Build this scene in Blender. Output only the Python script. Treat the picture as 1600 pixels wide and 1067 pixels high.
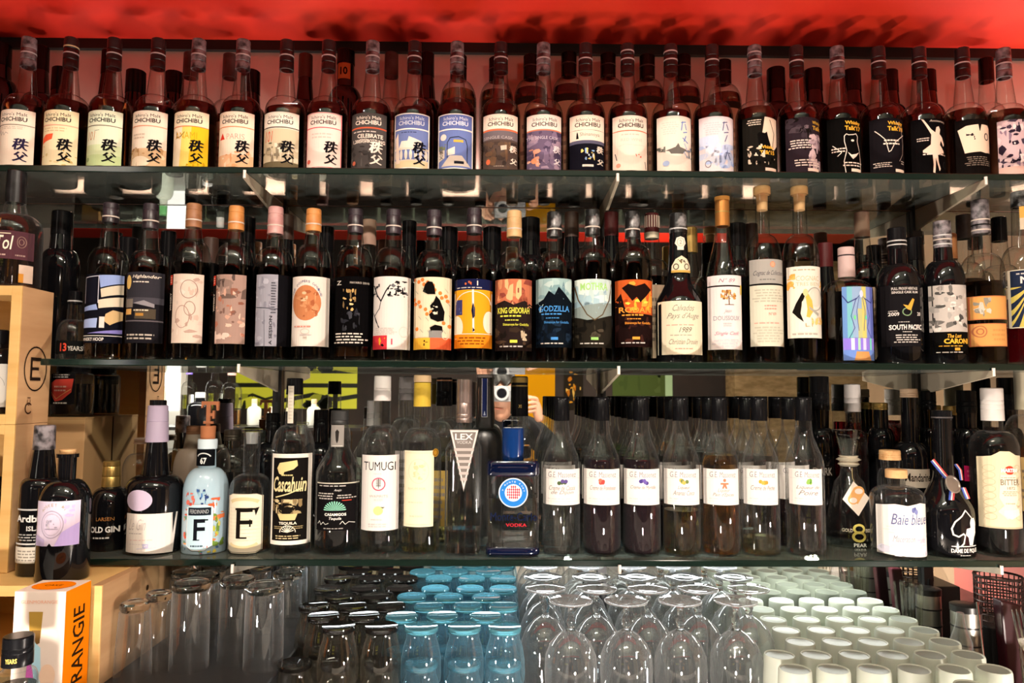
import bpy, bmesh, math, random
from mathutils import Vector, Matrix
from mathutils.geometry import tessellate_polygon

for o in list(bpy.data.objects):
    bpy.data.objects.remove(o)
scene = bpy.context.scene
COL = scene.collection

# ------------------------------------------------------------------ camera
ZC = 1.5                                   # camera height above the floor
FPX = 1155.0                               # focal length in pixels of the 1600 wide frame
YAW, PITCH, ROLL = 0.01353691, 0.07010742, 0.00495474
_cy, _sy, _cp, _sp = math.cos(YAW), math.sin(YAW), math.cos(PITCH), math.sin(PITCH)
_F = Vector((_sy * _cp, _cy * _cp, _sp))
_R = Vector((_cy, -_sy, 0.0))
_U = _R.cross(_F)
_R, _U = _R * math.cos(ROLL) + _U * math.sin(ROLL), _U * math.cos(ROLL) - _R * math.sin(ROLL)
cam_data = bpy.data.cameras.new('camera')
cam = bpy.data.objects.new('camera', cam_data)
COL.objects.link(cam)
cam_data.sensor_width = 36.0
cam_data.lens = FPX / 1600.0 * 36.0
cam_data.clip_start = 0.12
cam_data.clip_end = 60
mw = Matrix((_R, _U, -_F)).transposed().to_4x4()
mw.translation = Vector((0, 0, ZC))
cam.matrix_world = mw
scene.camera = cam

# ------------------------------------------------------------------ world, lights, exposure
world = bpy.data.worlds.new('world')
scene.world = world
world.use_nodes = True
world.node_tree.nodes['Background'].inputs[0].default_value = (1.0, 0.80, 0.66, 1)
world.node_tree.nodes['Background'].inputs[1].default_value = 0.05


def lamp(name, kind, loc, energy, color, target=None, size=0.1, size_y=None, spot=None, blend=0.4):
    d = bpy.data.lights.new(name, kind)
    d.energy = energy
    d.color = color
    if kind == 'AREA':
        d.size = size
        if size_y:
            d.shape = 'RECTANGLE'
            d.size_y = size_y
    else:
        d.shadow_soft_size = size
    if kind == 'SPOT':
        d.spot_size = math.radians(spot or 90)
        d.spot_blend = blend
    o = bpy.data.objects.new(name, d)
    COL.objects.link(o)
    o.location = loc
    if target is not None:
        v = Vector(target) - Vector(loc)
        o.rotation_euler = v.to_track_quat('-Z', 'Y').to_euler()
    return o


# three ceiling spots behind the bar: the three dots on every shoulder
for _x in (-0.20, 0.0, 0.20):
    lamp('ceiling_spot_and_fill', 'POINT', (_x, 0.18, ZC + 1.16), 28, (1.0, 0.86, 0.73), size=0.022)
for _x in (-1.05, 1.05):  # two more lamps added to even out the light at both ends
    lamp('ceiling_spot_and_fill', 'POINT', (_x, 0.18, ZC + 1.16), 17, (1.0, 0.86, 0.73), size=0.022)
# work lamps low on the bar: light the worktop and throw the bottle shadows onto the red ceiling
for _x, _e in ((-0.62, 13.0), (0.22, 17.0), (0.98, 24.0)):
    lamp('bar_work_light', 'POINT', (_x, 0.80, ZC - 0.52), _e, (1.0, 0.88, 0.78), size=0.02)
# light strips under the lowest glass shelf
lamp('under_shelf_light', 'AREA', (0.66, 1.545, ZC - 0.318), 1.6, (0.97, 1.0, 0.93), (0.66, 1.50, ZC - 0.55), 0.30, 0.02)
lamp('under_shelf_light', 'AREA', (0.05, 1.545, ZC - 0.318), 1.6, (0.92, 0.97, 1.0), (0.05, 1.50, ZC - 0.55), 0.9, 0.02)
# strip behind the top row, standing on the top shelf
lamp('back_wall_light', 'AREA', (0.1, 1.555, ZC + 0.425), 15.0, (1.0, 0.86, 0.77), (0.1, 1.572, ZC + 0.75), 2.3, 0.02)
# fill lamps added behind the camera: an uplight for soft ceiling bounce
lamp('room_fill_light', 'AREA', (-0.2, -0.55, ZC + 0.90), 36, (1.0, 0.90, 0.78), (-0.2, -0.45, ZC + 3), 2.4, 0.3)
lamp('face_fill_spot', 'SPOT', (0.12, 0.86, ZC + 0.70), 120, (1.0, 0.90, 0.78), (0.06, -0.5, ZC - 0.10), 0.02, spot=60)  # unseen spot added to brighten the photographer's face and the hanging
lamp('room_fill_light', 'POINT', (0.9, -1.2, ZC + 0.6), 12, (1.0, 0.85, 0.7), size=0.05)

vs = scene.view_settings
vs.view_transform = 'Standard'
vs.look = 'None'
vs.exposure = 0.0
vs.gamma = 1.0
vs.use_curve_mapping = False
cy = scene.cycles
cy.max_bounces = 14
cy.diffuse_bounces = 3
cy.glossy_bounces = 6
cy.transmission_bounces = 10
cy.transparent_max_bounces = 26
cy.caustics_reflective = False
cy.caustics_refractive = False
cy.sample_clamp_indirect = 4.0


# ------------------------------------------------------------------ pixel -> place
def ray(px, py):
    return _F + _R * ((px - 800.0) / FPX) - _U * ((py - 533.5) / FPX)


def W(px, py, Y):
    d = ray(px, py)
    t = Y / d.y
    return d.x * t, ZC + d.z * t


def G(px, py, z):
    d = ray(px, py)
    t = (z - ZC) / d.z
    return d.x * t, d.y * t


# ------------------------------------------------------------------ materials
def lin(c):
    c = c.lstrip('#')
    out = []
    for i in (0, 2, 4):
        v = int(c[i:i + 2], 16) / 255.0
        out.append(v / 12.92 if v <= 0.04045 else ((v + 0.055) / 1.055) ** 2.4)
    return tuple(out) + (1.0,)


_M = {}


def pmat(name, color, rough=0.5, metal=0.0, trans=0.0, ior=1.45, spec=0.5, emit=None, estr=1.0, coat=0.0):
    if name in _M:
        return _M[name]
    m = bpy.data.materials.new(name)
    m.use_nodes = True
    b = m.node_tree.nodes['Principled BSDF']
    c = lin(color) if isinstance(color, str) else tuple(color) + (1.0,)
    b.inputs['Base Color'].default_value = c
    b.inputs['Roughness'].default_value = rough
    b.inputs['Metallic'].default_value = metal
    b.inputs['Transmission Weight'].default_value = trans
    b.inputs['IOR'].default_value = ior
    b.inputs['Specular IOR Level'].default_value = spec
    b.inputs['Coat Weight'].default_value = coat
    if emit:
        b.inputs['Emission Color'].default_value = lin(emit)
        b.inputs['Emission Strength'].default_value = estr
    _M[name] = m
    return m


def thin_glass(name, tint, edge, refl=0.06, rough=0.0):
    """Thin clear wall: sees through, mirrors at grazing angles, denser where more glass lies along the ray."""
    if name in _M:
        return _M[name]
    m = bpy.data.materials.new(name)
    m.use_nodes = True
    nt = m.node_tree
    nt.nodes.clear()
    out = nt.nodes.new('ShaderNodeOutputMaterial')
    lw = nt.nodes.new('ShaderNodeLayerWeight')
    lw.inputs['Blend'].default_value = 0.5
    p = nt.nodes.new('ShaderNodeMath'); p.operation = 'POWER'; p.inputs[1].default_value = 4.0
    k = nt.nodes.new('ShaderNodeMath'); k.operation = 'MULTIPLY_ADD'
    k.inputs[1].default_value = 0.75; k.inputs[2].default_value = refl
    p2 = nt.nodes.new('ShaderNodeMath'); p2.operation = 'POWER'; p2.inputs[1].default_value = 3.0
    mx = nt.nodes.new('ShaderNodeMix'); mx.data_type = 'RGBA'
    mx.inputs[6].default_value = tuple(tint) + (1,)
    mx.inputs[7].default_value = tuple(edge) + (1,)
    tr = nt.nodes.new('ShaderNodeBsdfTransparent')
    gl = nt.nodes.new('ShaderNodeBsdfGlossy'); gl.inputs['Roughness'].default_value = rough
    ms = nt.nodes.new('ShaderNodeMixShader')
    ln = nt.links.new
    ln(lw.outputs['Facing'], p.inputs[0]); ln(p.outputs[0], k.inputs[0])
    ln(lw.outputs['Facing'], p2.inputs[0]); ln(p2.outputs[0], mx.inputs[0])
    ln(mx.outputs[2], tr.inputs['Color'])
    ln(k.outputs[0], ms.inputs[0]); ln(tr.outputs[0], ms.inputs[1]); ln(gl.outputs[0], ms.inputs[2])
    ln(ms.outputs[0], out.inputs[0])
    _M[name] = m
    return m


def edge_brighten(m, color, fac, edge=0.0):
    """whitish glints and bright rims put into the glass colour, stronger at grazing angles"""
    nt = m.node_tree
    ms = next(n for n in nt.nodes if n.type == 'MIX_SHADER')
    lw = next(n for n in nt.nodes if n.type == 'LAYER_WEIGHT')
    d1 = nt.nodes.new('ShaderNodeBsdfTranslucent'); d1.inputs[0].default_value = tuple(color) + (1,)
    d2 = nt.nodes.new('ShaderNodeBsdfDiffuse'); d2.inputs[0].default_value = tuple(color) + (1,)
    a = nt.nodes.new('ShaderNodeMixShader')
    nt.links.new(d1.outputs[0], a.inputs[1]); nt.links.new(d2.outputs[0], a.inputs[2])
    p = nt.nodes.new('ShaderNodeMath'); p.operation = 'POWER'; p.inputs[1].default_value = 2.5
    k = nt.nodes.new('ShaderNodeMath'); k.operation = 'MULTIPLY_ADD'; k.inputs[1].default_value = edge; k.inputs[2].default_value = fac
    nt.links.new(lw.outputs['Facing'], p.inputs[0]); nt.links.new(p.outputs[0], k.inputs[0])
    b = nt.nodes.new('ShaderNodeMixShader')
    nt.links.new(k.outputs[0], b.inputs[0])
    nt.links.new(ms.outputs[0], b.inputs[1]); nt.links.new(a.outputs[0], b.inputs[2])
    nt.links.new(b.outputs[0], nt.nodes['Material Output'].inputs[0])
    return m


def noise_mat(name, c1, c2, scale=8.0, stretch=(1, 1, 1), rough=0.6, detail=4.0, bump=0.0, lo=0.35, hi=0.65):
    if name in _M:
        return _M[name]
    m = bpy.data.materials.new(name)
    m.use_nodes = True
    nt = m.node_tree
    b = nt.nodes['Principled BSDF']
    tc = nt.nodes.new('ShaderNodeTexCoord')
    mp = nt.nodes.new('ShaderNodeMapping'); mp.inputs['Scale'].default_value = stretch
    nz = nt.nodes.new('ShaderNodeTexNoise'); nz.inputs['Scale'].default_value = scale; nz.inputs['Detail'].default_value = detail
    rp = nt.nodes.new('ShaderNodeValToRGB')
    rp.color_ramp.elements[0].position = lo; rp.color_ramp.elements[0].color = lin(c1)
    rp.color_ramp.elements[1].position = hi; rp.color_ramp.elements[1].color = lin(c2)
    ln = nt.links.new
    ln(tc.outputs['Object'], mp.inputs[0]); ln(mp.outputs[0], nz.inputs['Vector'])
    ln(nz.outputs['Fac'], rp.inputs[0]); ln(rp.outputs[0], b.inputs['Base Color'])
    if bump:
        bp = nt.nodes.new('ShaderNodeBump'); bp.inputs['Strength'].default_value = bump
        ln(nz.outputs['Fac'], bp.inputs['Height']); ln(bp.outputs[0], b.inputs['Normal'])
    b.inputs['Roughness'].default_value = rough
    _M[name] = m
    return m


def print_mat():
    if 'label_print' in _M:
        return _M['label_print']
    m = bpy.data.materials.new('label_print')
    m.use_nodes = True
    b = m.node_tree.nodes['Principled BSDF']
    a = m.node_tree.nodes.new('ShaderNodeAttribute')
    a.attribute_name = 'Col'
    m.node_tree.links.new(a.outputs['Color'], b.inputs['Base Color'])
    b.inputs['Roughness'].default_value = 0.75
    b.inputs['Specular IOR Level'].default_value = 0.02
    _M['label_print'] = m
    return m


CLEAR = thin_glass('clear_bottle_glass', (0.93, 0.94, 0.93), (0.22, 0.22, 0.20))
CLEARG = edge_brighten(thin_glass('clear_drinking_glass', (0.96, 0.97, 0.97), (0.55, 0.56, 0.56), 0.15), (.88, .89, .89), .025, .35)
CLEAR2 = edge_brighten(thin_glass('clear_spirit_glass', (0.95, 0.96, 0.96), (0.34, 0.35, 0.35), 0.055), (.86, .87, .87), .008, .14)
SOLID = pmat('solid_glass', (0.97, 0.98, 0.98), 0.0, 0, 1.0, 1.48)
DARK = pmat('black_bottle_glass', (0.004, 0.004, 0.005), 0.06, spec=0.6)
GREENBLACK = pmat('dark_green_bottle_glass', (0.006, 0.010, 0.006), 0.06, spec=0.6)
WHISKY = pmat('dark_whisky', (0.20, 0.075, 0.022), 0.0, 0, 1.0, 1.36)
WHISKYD = pmat('very_dark_whisky', (0.030, 0.017, 0.010), 0.0, 0, 1.0, 1.36)
AMBER = pmat('amber_liquor', (0.96, 0.50, 0.10), 0.0, 0, 1.0, 1.36)
ORANGE = pmat('orange_liquor', (0.95, 0.42, 0.05), 0.0, 0, 1.0, 1.36)
PALE = pmat('pale_yellow_liquor', (0.92, 0.86, 0.48), 0.0, 0, 1.0, 1.36)
WATER = pmat('clear_liquor', (0.95, 0.96, 0.95), 0.0, 0, 1.0, 1.36)
REDL = pmat('red_liqueur', (0.30, 0.01, 0.03), 0.0, 0, 1.0, 1.36)
BLACKL = pmat('black_liqueur', (0.010, 0.004, 0.006), 0.03, spec=0.5)


# ------------------------------------------------------------------ objects
def empty(name, loc, label, cat, group=None):
    o = bpy.data.objects.new(name, None)
    o.empty_display_size = 0.02
    COL.objects.link(o)
    o.location = loc
    o['label'] = label
    o['category'] = cat
    if group:
        o['group'] = group
    return o


def tag(o, label, cat, group=None, kind=None):
    o['label'] = label
    o['category'] = cat
    if group:
        o['group'] = group
    if kind:
        o['kind'] = kind
    return o


def mesh(name, verts, faces, mat, smooth=True, sharp=38):
    me = bpy.data.meshes.new(name)
    me.from_pydata([tuple(v) for v in verts], [], faces)
    me.materials.append(mat)
    if smooth:
        me.shade_smooth()
        me.set_sharp_from_angle(angle=math.radians(sharp))
    me.update()
    return me


def link(name, me, parent=None, loc=(0, 0, 0), rot=(0, 0, 0)):
    o = bpy.data.objects.new(name, me)
    COL.objects.link(o)
    o.location = loc
    o.rotation_euler = rot
    if parent:
        o.parent = parent
    return o


class MB:
    """Collects shapes into one mesh."""
    def __init__(s):
        s.v, s.f = [], []

    def add(s, vf):
        n = len(s.v)
        s.v += vf[0]
        s.f += [tuple(i + n for i in f) for f in vf[1]]
        return s

    def box(s, x0, x1, y0, y1, z0, z1):
        v = [(x0, y0, z0), (x1, y0, z0), (x1, y1, z0), (x0, y1, z0), (x0, y0, z1), (x1, y0, z1), (x1, y1, z1), (x0, y1, z1)]
        f = [(0, 3, 2, 1), (4, 5, 6, 7), (0, 1, 5, 4), (1, 2, 6, 5), (2, 3, 7, 6), (3, 0, 4, 7)]
        return s.add((v, f))

    def tube(s, pts, r, seg=8, caps=True):
        pts = [Vector(p) for p in pts]
        rs = r if isinstance(r, (list, tuple)) else [r] * len(pts)
        v, f = [], []
        for i, p in enumerate(pts):
            t = (pts[min(i + 1, len(pts) - 1)] - pts[max(i - 1, 0)]).normalized()
            a = t.orthogonal().normalized() if i == 0 else (a - t * a.dot(t)).normalized()
            b = t.cross(a)
            for k in range(seg):
                an = 2 * math.pi * k / seg
                v.append(tuple(p + (a * math.cos(an) + b * math.sin(an)) * rs[i]))
        for i in range(len(pts) - 1):
            for k in range(seg):
                k2 = (k + 1) % seg
                f.append((i * seg + k, i * seg + k2, (i + 1) * seg + k2, (i + 1) * seg + k))
        if caps:
            f.append(tuple(range(seg))[::-1])
            f.append(tuple((len(pts) - 1) * seg + k for k in range(seg)))
        return s.add((v, f))

    def lathe(s, prof, seg=24, ox=0, oy=0, oz=0, shape=None):
        vf = lathe(prof, seg, shape)
        return s.add(([(x + ox, y + oy, z + oz) for x, y, z in vf[0]], vf[1]))

    def prism(s, pts, axis, a0, a1):
        """extrude a 2-D outline; axis 'y': pts are (x,z); 'x': (y,z); 'z': (x,y)"""
        n = len(pts)
        def P(p, a):
            return {'y': (p[0], a, p[1]), 'x': (a, p[0], p[1]), 'z': (p[0], p[1], a)}[axis]
        v = [P(p, a0) for p in pts] + [P(p, a1) for p in pts]
        f = [tuple(range(n)), tuple(range(2 * n - 1, n - 1, -1))]
        for i in range(n):
            j = (i + 1) % n
            f.append((i, n + i, n + j, j))
        return s.add((v, f))

    def build(s, name, mat, parent=None, loc=(0, 0, 0), rot=(0, 0, 0), smooth=False, sharp=38, bevel=0):
        me = mesh(name, s.v, s.f, mat, smooth, sharp)
        bm = bmesh.new(); bm.from_mesh(me)
        bmesh.ops.recalc_face_normals(bm, faces=bm.faces)
        if bevel:
            bmesh.ops.bevel(bm, geom=[e for e in bm.edges if len(e.link_faces) == 2 and e.calc_face_angle(0) > 0.6],
                            offset=bevel, segments=2, affect='EDGES', profile=0.6)
        bm.to_mesh(me); bm.free()
        return link(name, me, parent, loc, rot)


def lathe(prof, seg=24, shape=None):
    v, f = [], []
    rings = []
    for h, r in prof:
        if r <= 1e-6:
            rings.append([len(v)])
            v.append((0, 0, h))
        else:
            idx = []
            for k in range(seg):
                a = 2 * math.pi * k / seg
                c, s_ = (math.cos(a), math.sin(a)) if shape is None else shape(a)
                idx.append(len(v))
                v.append((r * c, r * s_, h))
            rings.append(idx)
    for A, B in zip(rings, rings[1:]):
        if len(A) == 1 and len(B) == 1:
            continue
        for k in range(seg):
            k2 = (k + 1) % seg
            if len(A) == 1:
                f.append((A[0], B[k2], B[k]))
            elif len(B) == 1:
                f.append((A[k], A[k2], B[0]))
            else:
                f.append((A[k], A[k2], B[k2], B[k]))
    return v, f


def squarish(n=5.0, ay=1.0):
    def sh(a):
        c, s_ = math.cos(a), math.sin(a)
        k = (abs(c) ** n + abs(s_) ** n) ** (-1.0 / n)
        return c * k, s_ * k * ay
    return sh


_LM = {}


def lathe_mesh(name, prof, mat, seg=24, shape=None, skey=None, sharp=38):
    key = (tuple((round(h, 5), round(r, 5)) for h, r in prof), mat.name, seg, skey)
    if key not in _LM:
        v, f = lathe(prof, seg, shape)
        _LM[key] = mesh(name, v, f, mat, True, sharp)
    return _LM[key]


# ------------------------------------------------------------------ label printing
def T(s, cx, cy_, w, h, c, sh=0.0, b=0.0): return ('t', s, cx, cy_, w, h, c, sh, b, 0)
def TV(s, cx, cy_, w, h, c, sh=0.0, b=0.0): return ('t', s, cx, cy_, w, h, c, sh, b, 1)
def Q(x0, y0, x1, y1, c): return ('p', [(x0, y0), (x1, y0), (x1, y1), (x0, y1)], c)
def PG(c, *p): return ('p', list(p), c)
def E(cx, cy_, rx, ry, c, n=22): return ('p', [(cx + rx * math.cos(6.28319 * k / n), cy_ + ry * math.sin(6.28319 * k / n)) for k in range(n)], c)
def L(c, t, *p): return ('l', list(p), t, c)
def RG(cx, cy_, rx, ry, t, c, n=28, a0=0, a1=360):
    return ('l', [(cx + rx * math.cos(math.radians(a0 + (a1 - a0) * k / n)), cy_ + ry * math.sin(math.radians(a0 + (a1 - a0) * k / n))) for k in range(n + 1)], t, c)
def H(x0, y0, x1, y1, n, c, seed=1): return ('h', x0, y0, x1, y1, n, c, seed)
def BL(seed, x0, y0, x1, y1, n, s, *cols): return ('b', seed, x0, y0, x1, y1, n, s, cols)
def IMG(w, *rows): return None


_TX = {}


def text_geo(s, shear, bold):
    k = (s, shear, bold)
    if k not in _TX:
        c = bpy.data.curves.new('tmp', 'FONT')
        c.body = s
        c.resolution_u = 2
        c.shear = min(1, shear)
        c.offset = bold
        o = bpy.data.objects.new('tmp', c)
        me = bpy.data.meshes.new_from_object(o)
        vs_ = [(v.co.x, v.co.y) for v in me.vertices]
        fs = [tuple(p.vertices) for p in me.polygons]
        bpy.data.objects.remove(o); bpy.data.curves.remove(c); bpy.data.meshes.remove(me)
        if vs_:
            x0 = min(v[0] for v in vs_); x1 = max(v[0] for v in vs_)
            y0 = min(v[1] for v in vs_); y1 = max(v[1] for v in vs_)
            vs_ = [((x - x0) / max(x1 - x0, 1e-6) - 0.5, (y - y0) / max(y1 - y0, 1e-6) - 0.5) for x, y in vs_]
        _TX[k] = (vs_, fs)
    return _TX[k]


def label_mesh(name, w, h, elems, paper, depth, outline=None, strips=14, xoff=0.0, mat=None):
    """Flat artwork w x h (origin bottom centre), laid on the surface y = -depth(x)."""
    bm = bmesh.new()
    cl = bm.faces.layers.int.new('ci')
    ll = bm.faces.layers.int.new('la')
    cols = []

    def put(pts, faces, col, lay):
        if col not in cols:
            cols.append(col)
        ci = cols.index(col)
        vv = [bm.verts.new((x, 0.0, z)) for x, z in pts]
        for f in faces:
            if len(set(f)) < 3:
                continue
            try:
                fc = bm.faces.new([vv[i] for i in f])
            except ValueError:
                continue
            fc[cl] = ci
            fc[ll] = lay

    def poly(pts, col, lay):
        pts = [(max(-w / 2, min(w / 2, x)), max(0.0, min(h, z))) for x, z in pts] if paper else pts
        tri = tessellate_polygon([[Vector((x, z, 0)) for x, z in pts]])
        put(pts, [tuple(t) for t in tri], col, lay)

    def M(x, y):
        return ((x - 0.5) * w, (1.0 - y) * h)
    lay = 0
    if paper:
        ol = outline or [(0, 0), (1, 0), (1, 1), (0, 1)]
        poly([M(*p) for p in ol], paper, 0)
    for e in elems:
        lay += 1
        if e[0] == 'p':
            poly([M(*p) for p in e[1]], e[2], lay)
        elif e[0] == 'l':
            pts = [Vector(M(*p)) for p in e[1]]
            t = e[2] * w * 0.5
            for a, b in zip(pts, pts[1:]):
                d = b - a
                if d.length < 1e-7:
                    continue
                n = Vector((-d.y, d.x)).normalized() * t
                d = d.normalized() * t * 0.5
                put([tuple(a - d + n), tuple(a - d - n), tuple(b + d - n), tuple(b + d + n)], [(0, 1, 2, 3)], e[3], lay)
        elif e[0] == 't':
            _, s, cx, cyy, tw, th, c, sh, bo, rot = e
            vs_, fs = text_geo(s, sh, bo)
            ox, oz = M(cx, cyy)
            if rot:
                pts = [(ox - v * th * w, oz + u * tw * h) for u, v in vs_]
            else:
                pts = [(ox + u * tw * w, oz + v * th * h) for u, v in vs_]
            put(pts, fs, c, lay)
        elif e[0] == 'h':
            _, x0, y0, x1, y1, n, c, seed = e
            rn = random.Random(seed * 7 + n)
            for i in range(n):
                yy = y0 + (y1 - y0) * (i + 0.5) / n
                t = (y1 - y0) / n * 0.22
                a = x0 + (x1 - x0) * rn.uniform(0, 0.12)
                b = x1 - (x1 - x0) * rn.uniform(0, 0.25)
                x = a
                while x < b:
                    x2 = min(b, x + (x1 - x0) * rn.uniform(0.07, 0.2))
                    put([M(x, yy - t), M(x2, yy - t), M(x2, yy + t), M(x, yy + t)], [(0, 3, 2, 1)], c, lay)
                    x = x2 + (x1 - x0) * 0.035
        elif e[0] == 'b':
            _, seed, x0, y0, x1, y1, n, s, cc = e
            rn = random.Random(seed)
            for i in range(n):
                cx, cyy = rn.uniform(x0, x1), rn.uniform(y0, y1)
                k = rn.randint(5, 8)
                sz = s * rn.uniform(0.4, 1.2)
                st = rn.uniform(0.4, 1.6)
                pts = []
                for j in range(k):
                    a = 6.28319 * j / k
                    r = sz * rn.uniform(0.5, 1.1)
                    pts.append((min(x1, max(x0, cx + r * st * math.cos(a))), min(y1, max(y0, cyy + r / st * math.sin(a) * w / h))))
                lay += 1 if i % 6 == 0 else 0
                poly([M(*p) for p in pts], cc[rn.randrange(len(cc))], lay)
    for v in bm.verts:
        v.co.x += xoff
    if strips and bm.verts:
        xs = [v.co.x for v in bm.verts]
        x0, x1 = min(xs), max(xs)
        for k in range(1, strips):
            x = x0 + (x1 - x0) * k / strips
            bmesh.ops.bisect_plane(bm, geom=bm.verts[:] + bm.edges[:] + bm.faces[:], dist=1e-7,
                                   plane_co=(x, 0, 0), plane_no=(1, 0, 0))
    # lift every layer by a hair and bend
    lift = {}
    for f in bm.faces:
        for v in f.verts:
            lift[v] = f[ll]
    nl = max(lay, 1)
    step = min(0.00005, 0.0014 / nl)
    for v in bm.verts:
        v.co.y = -depth(v.co.x) - 0.0005 - lift.get(v, 0) * step
    bm.faces.ensure_lookup_table()
    for f in bm.faces:
        f.normal_update()
        if f.normal.y > 0:
            f.normal_flip()
    ci = [f[cl] for f in bm.faces]
    ln_ = [len(f.verts) for f in bm.faces]
    me = bpy.data.meshes.new(name)
    bm.to_mesh(me)
    bm.free()
    at = me.color_attributes.new('Col', 'FLOAT_COLOR', 'CORNER')
    lc = [lin(c) for c in cols]
    buf = []
    for i, n in zip(ci, ln_):
        buf += list(lc[i]) * n
    at.data.foreach_set('color', buf)
    me.materials.append(mat or print_mat())
    return me


def round_depth(R):
    def d(x):
        x = max(-R * 0.985, min(R * 0.985, x))
        return math.sqrt(R * R - x * x)
    return d


# ------------------------------------------------------------------ bottles
def smooth(t):
    return t * t * (3 - 2 * t)


def prof_bottle(R, hs, hn, rn, ht, rt, kind='r', base=0.004, n=8, lip=None):
    p = [(0.002, 0), (0.0, R - base), (base * 0.3, R - base * 0.3), (base, R), (hs, R)]
    for i in range(1, n + 1):
        t = i / n
        if kind == 'r':
            a = t * math.pi / 2
            p.append((hs + (hn - hs) * math.sin(a), rn + (R - rn) * math.cos(a)))
        elif kind == 's':
            p.append((hs + (hn - hs) * t, rn + (R - rn) * (1 - smooth(t))))
        elif kind == 'b':                                  # bell: round first, long taper after
            p.append((hs + (hn - hs) * t, rn + (R - rn) * (1 - t) ** 1.7 * (1 + 1.1 * t)))
        else:
            p.append((hs + (hn - hs) * t, rn + (R - rn) * (1 - t)))
    p.append((ht, rt))
    if lip:
        p += [(ht, rt + lip), (ht + 0.006, rt + lip), (ht + 0.006, rt - 0.002)]
    return p


def cap_prof(h0, h1, r, r2=None, bev=0.0015, groove=()):
    r2 = r2 or r
    p = [(h0, r - 0.003), (h0, r)]
    for g in groove:
        h = h0 + (h1 - h0) * g
        rr = r + (r2 - r) * g
        p += [(h - 0.0009, rr), (h, rr - 0.0007), (h + 0.0009, rr)]
    p += [(h1 - bev, r2), (h1, r2 - bev), (h1, 0)]
    return p


def at_h(prof, h):
    for (h0, r0), (h1, r1) in zip(prof[1:], prof[2:]):
        if h0 <= h <= h1 and h1 > h0:
            return r0 + (r1 - r0) * (h - h0) / (h1 - h0)
    return prof[-1][1]


def liquid_prof(prof, level, inset=0.0022, floor=0.005):
    p = [(floor, 0), (floor, max(0.004, at_h(prof, floor) - inset))]
    for h, r in prof:
        if floor < h < level:
            p.append((h, max(0.003, r - inset)))
    p += [(level, max(0.003, at_h(prof, level) - inset)), (level, 0)]
    return p


KEYS = []     # (shelf, X, short key) of the front bottles, to describe those behind them


class Bottle:
    def __init__(s, label, X, Y, z0, prof, glass, name='bottle', group=None, seg=26, shape=None, skey=None, cat='bottle', rot=0.0):
        s.X, s.Y, s.z0, s.prof, s.shape, s.skey, s.seg = X, Y, z0, prof, shape, skey, seg
        s.root = empty(name, (X, Y, z0), label, cat, group)
        if rot:
            s.root.rotation_euler = (0, 0, rot)
        s.R = max(r for h, r in prof)
        link('glass_body', lathe_mesh('glass_body', prof, glass, seg, shape, skey), s.root)

    def liquid(s, level, mat):
        link('liquid', lathe_mesh('liquid', liquid_prof(s.prof, level), mat, s.seg, s.shape, s.skey), s.root)
        return s

    def lathe(s, part, prof, mat, seg=None, parent=None):
        return link(part, lathe_mesh(part, prof, mat, seg or 20), parent or s.root)

    def cap(s, h0, h1, r, mat, r2=None, groove=(), ring=None, part='cap'):
        c = s.lathe(part, cap_prof(h0, h1, r, r2, groove=groove), mat)
        if ring:
            for g, m in ring:
                h = h0 + (h1 - h0) * g
                rr = r + ((r2 or r) - r) * g + 0.0004
                s.lathe('cap_band', [(h - 0.0014, rr - 0.001), (h - 0.0012, rr), (h + 0.0012, rr), (h + 0.0014, rr - 0.001)], m, parent=c)
        return s

    def mm_label(s, xc, w, h0, h1, elems, paper, part='label', outline=None, R=None, depth=None, mat=None):
        """label by size: centre offset, width, bottom and top height (metres)"""
        R = R or s.R
        me = label_mesh(part, w, h1 - h0, elems, paper, depth or round_depth(R), outline, xoff=xc, mat=mat)
        link(part, me, s.root, (0, 0, h0))
        return s

    def lab(s, x0, x1, y0, y1, elems, paper, part='label', outline=None, R=None, depth=None, mat=None, k=0.55):
        """label by its place in the photograph"""
        R = R or s.R
        xm = (x0 + x1) / 2
        Yd = s.Y - R * k
        a = W(x0, (y0 + y1) / 2, Yd)[0] - s.X
        b = W(x1, (y0 + y1) / 2, Yd)[0] - s.X
        lim = R * 0.975
        a, b = max(-lim, a), min(lim, b)
        h1 = W(xm, y0, s.Y - R * 0.92)[1] - s.z0
        h0 = W(xm, y1, s.Y - R * 0.92)[1] - s.z0
        h0 = max(h0, 0.003)
        return s.mm_label((a + b) / 2, b - a, h0, h1, elems, paper, part, outline, R, depth, mat)


def hts(px, Y, z0, *ys):
    return [W(px, y, Y)[1] - z0 for y in ys]

# ------------------------------------------------------------------ levels
S1, S2, S3 = ZC + 0.4133, ZC + 0.0584, ZC - 0.2953     # tops of the three glass shelves
TH = 0.012
YF, YB = 1.34, 1.578                                  # shelf front edge, mirror face
LT = ZC - 0.3100                                      # top of the lowest crate
CT = ZC - 0.545                                       # back counter top
PT = ZC - 0.468                                       # raised black platform at the left
XR, XL = 1.32, -1.55                                  # side walls of the niche

# ------------------------------------------------------------------ setting
MIRROR = pmat('mirror', (0.80, 0.82, 0.79), 0.015, 1.0)
PINK = noise_mat('pink_plaster', '#e6b4a6', '#f0c6b8', 9, rough=0.7)
REDC = noise_mat('red_ceiling_paint', '#e2240e', '#ea3214', 6, rough=0.6)
BLACKW = pmat('black_paint', (0.012, 0.011, 0.011), 0.5)
ROOMW = noise_mat('dark_plaster', '#2a211c', '#3a2d26', 4, rough=0.8)
GREY_CEIL = noise_mat('grey_green_panels', '#6f756b', '#8a8f82', 3, (1, 6, 1), rough=0.45)
REDW = noise_mat('brick_red_paint', '#8a2f22', '#a33b2a', 5, rough=0.7)


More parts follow.
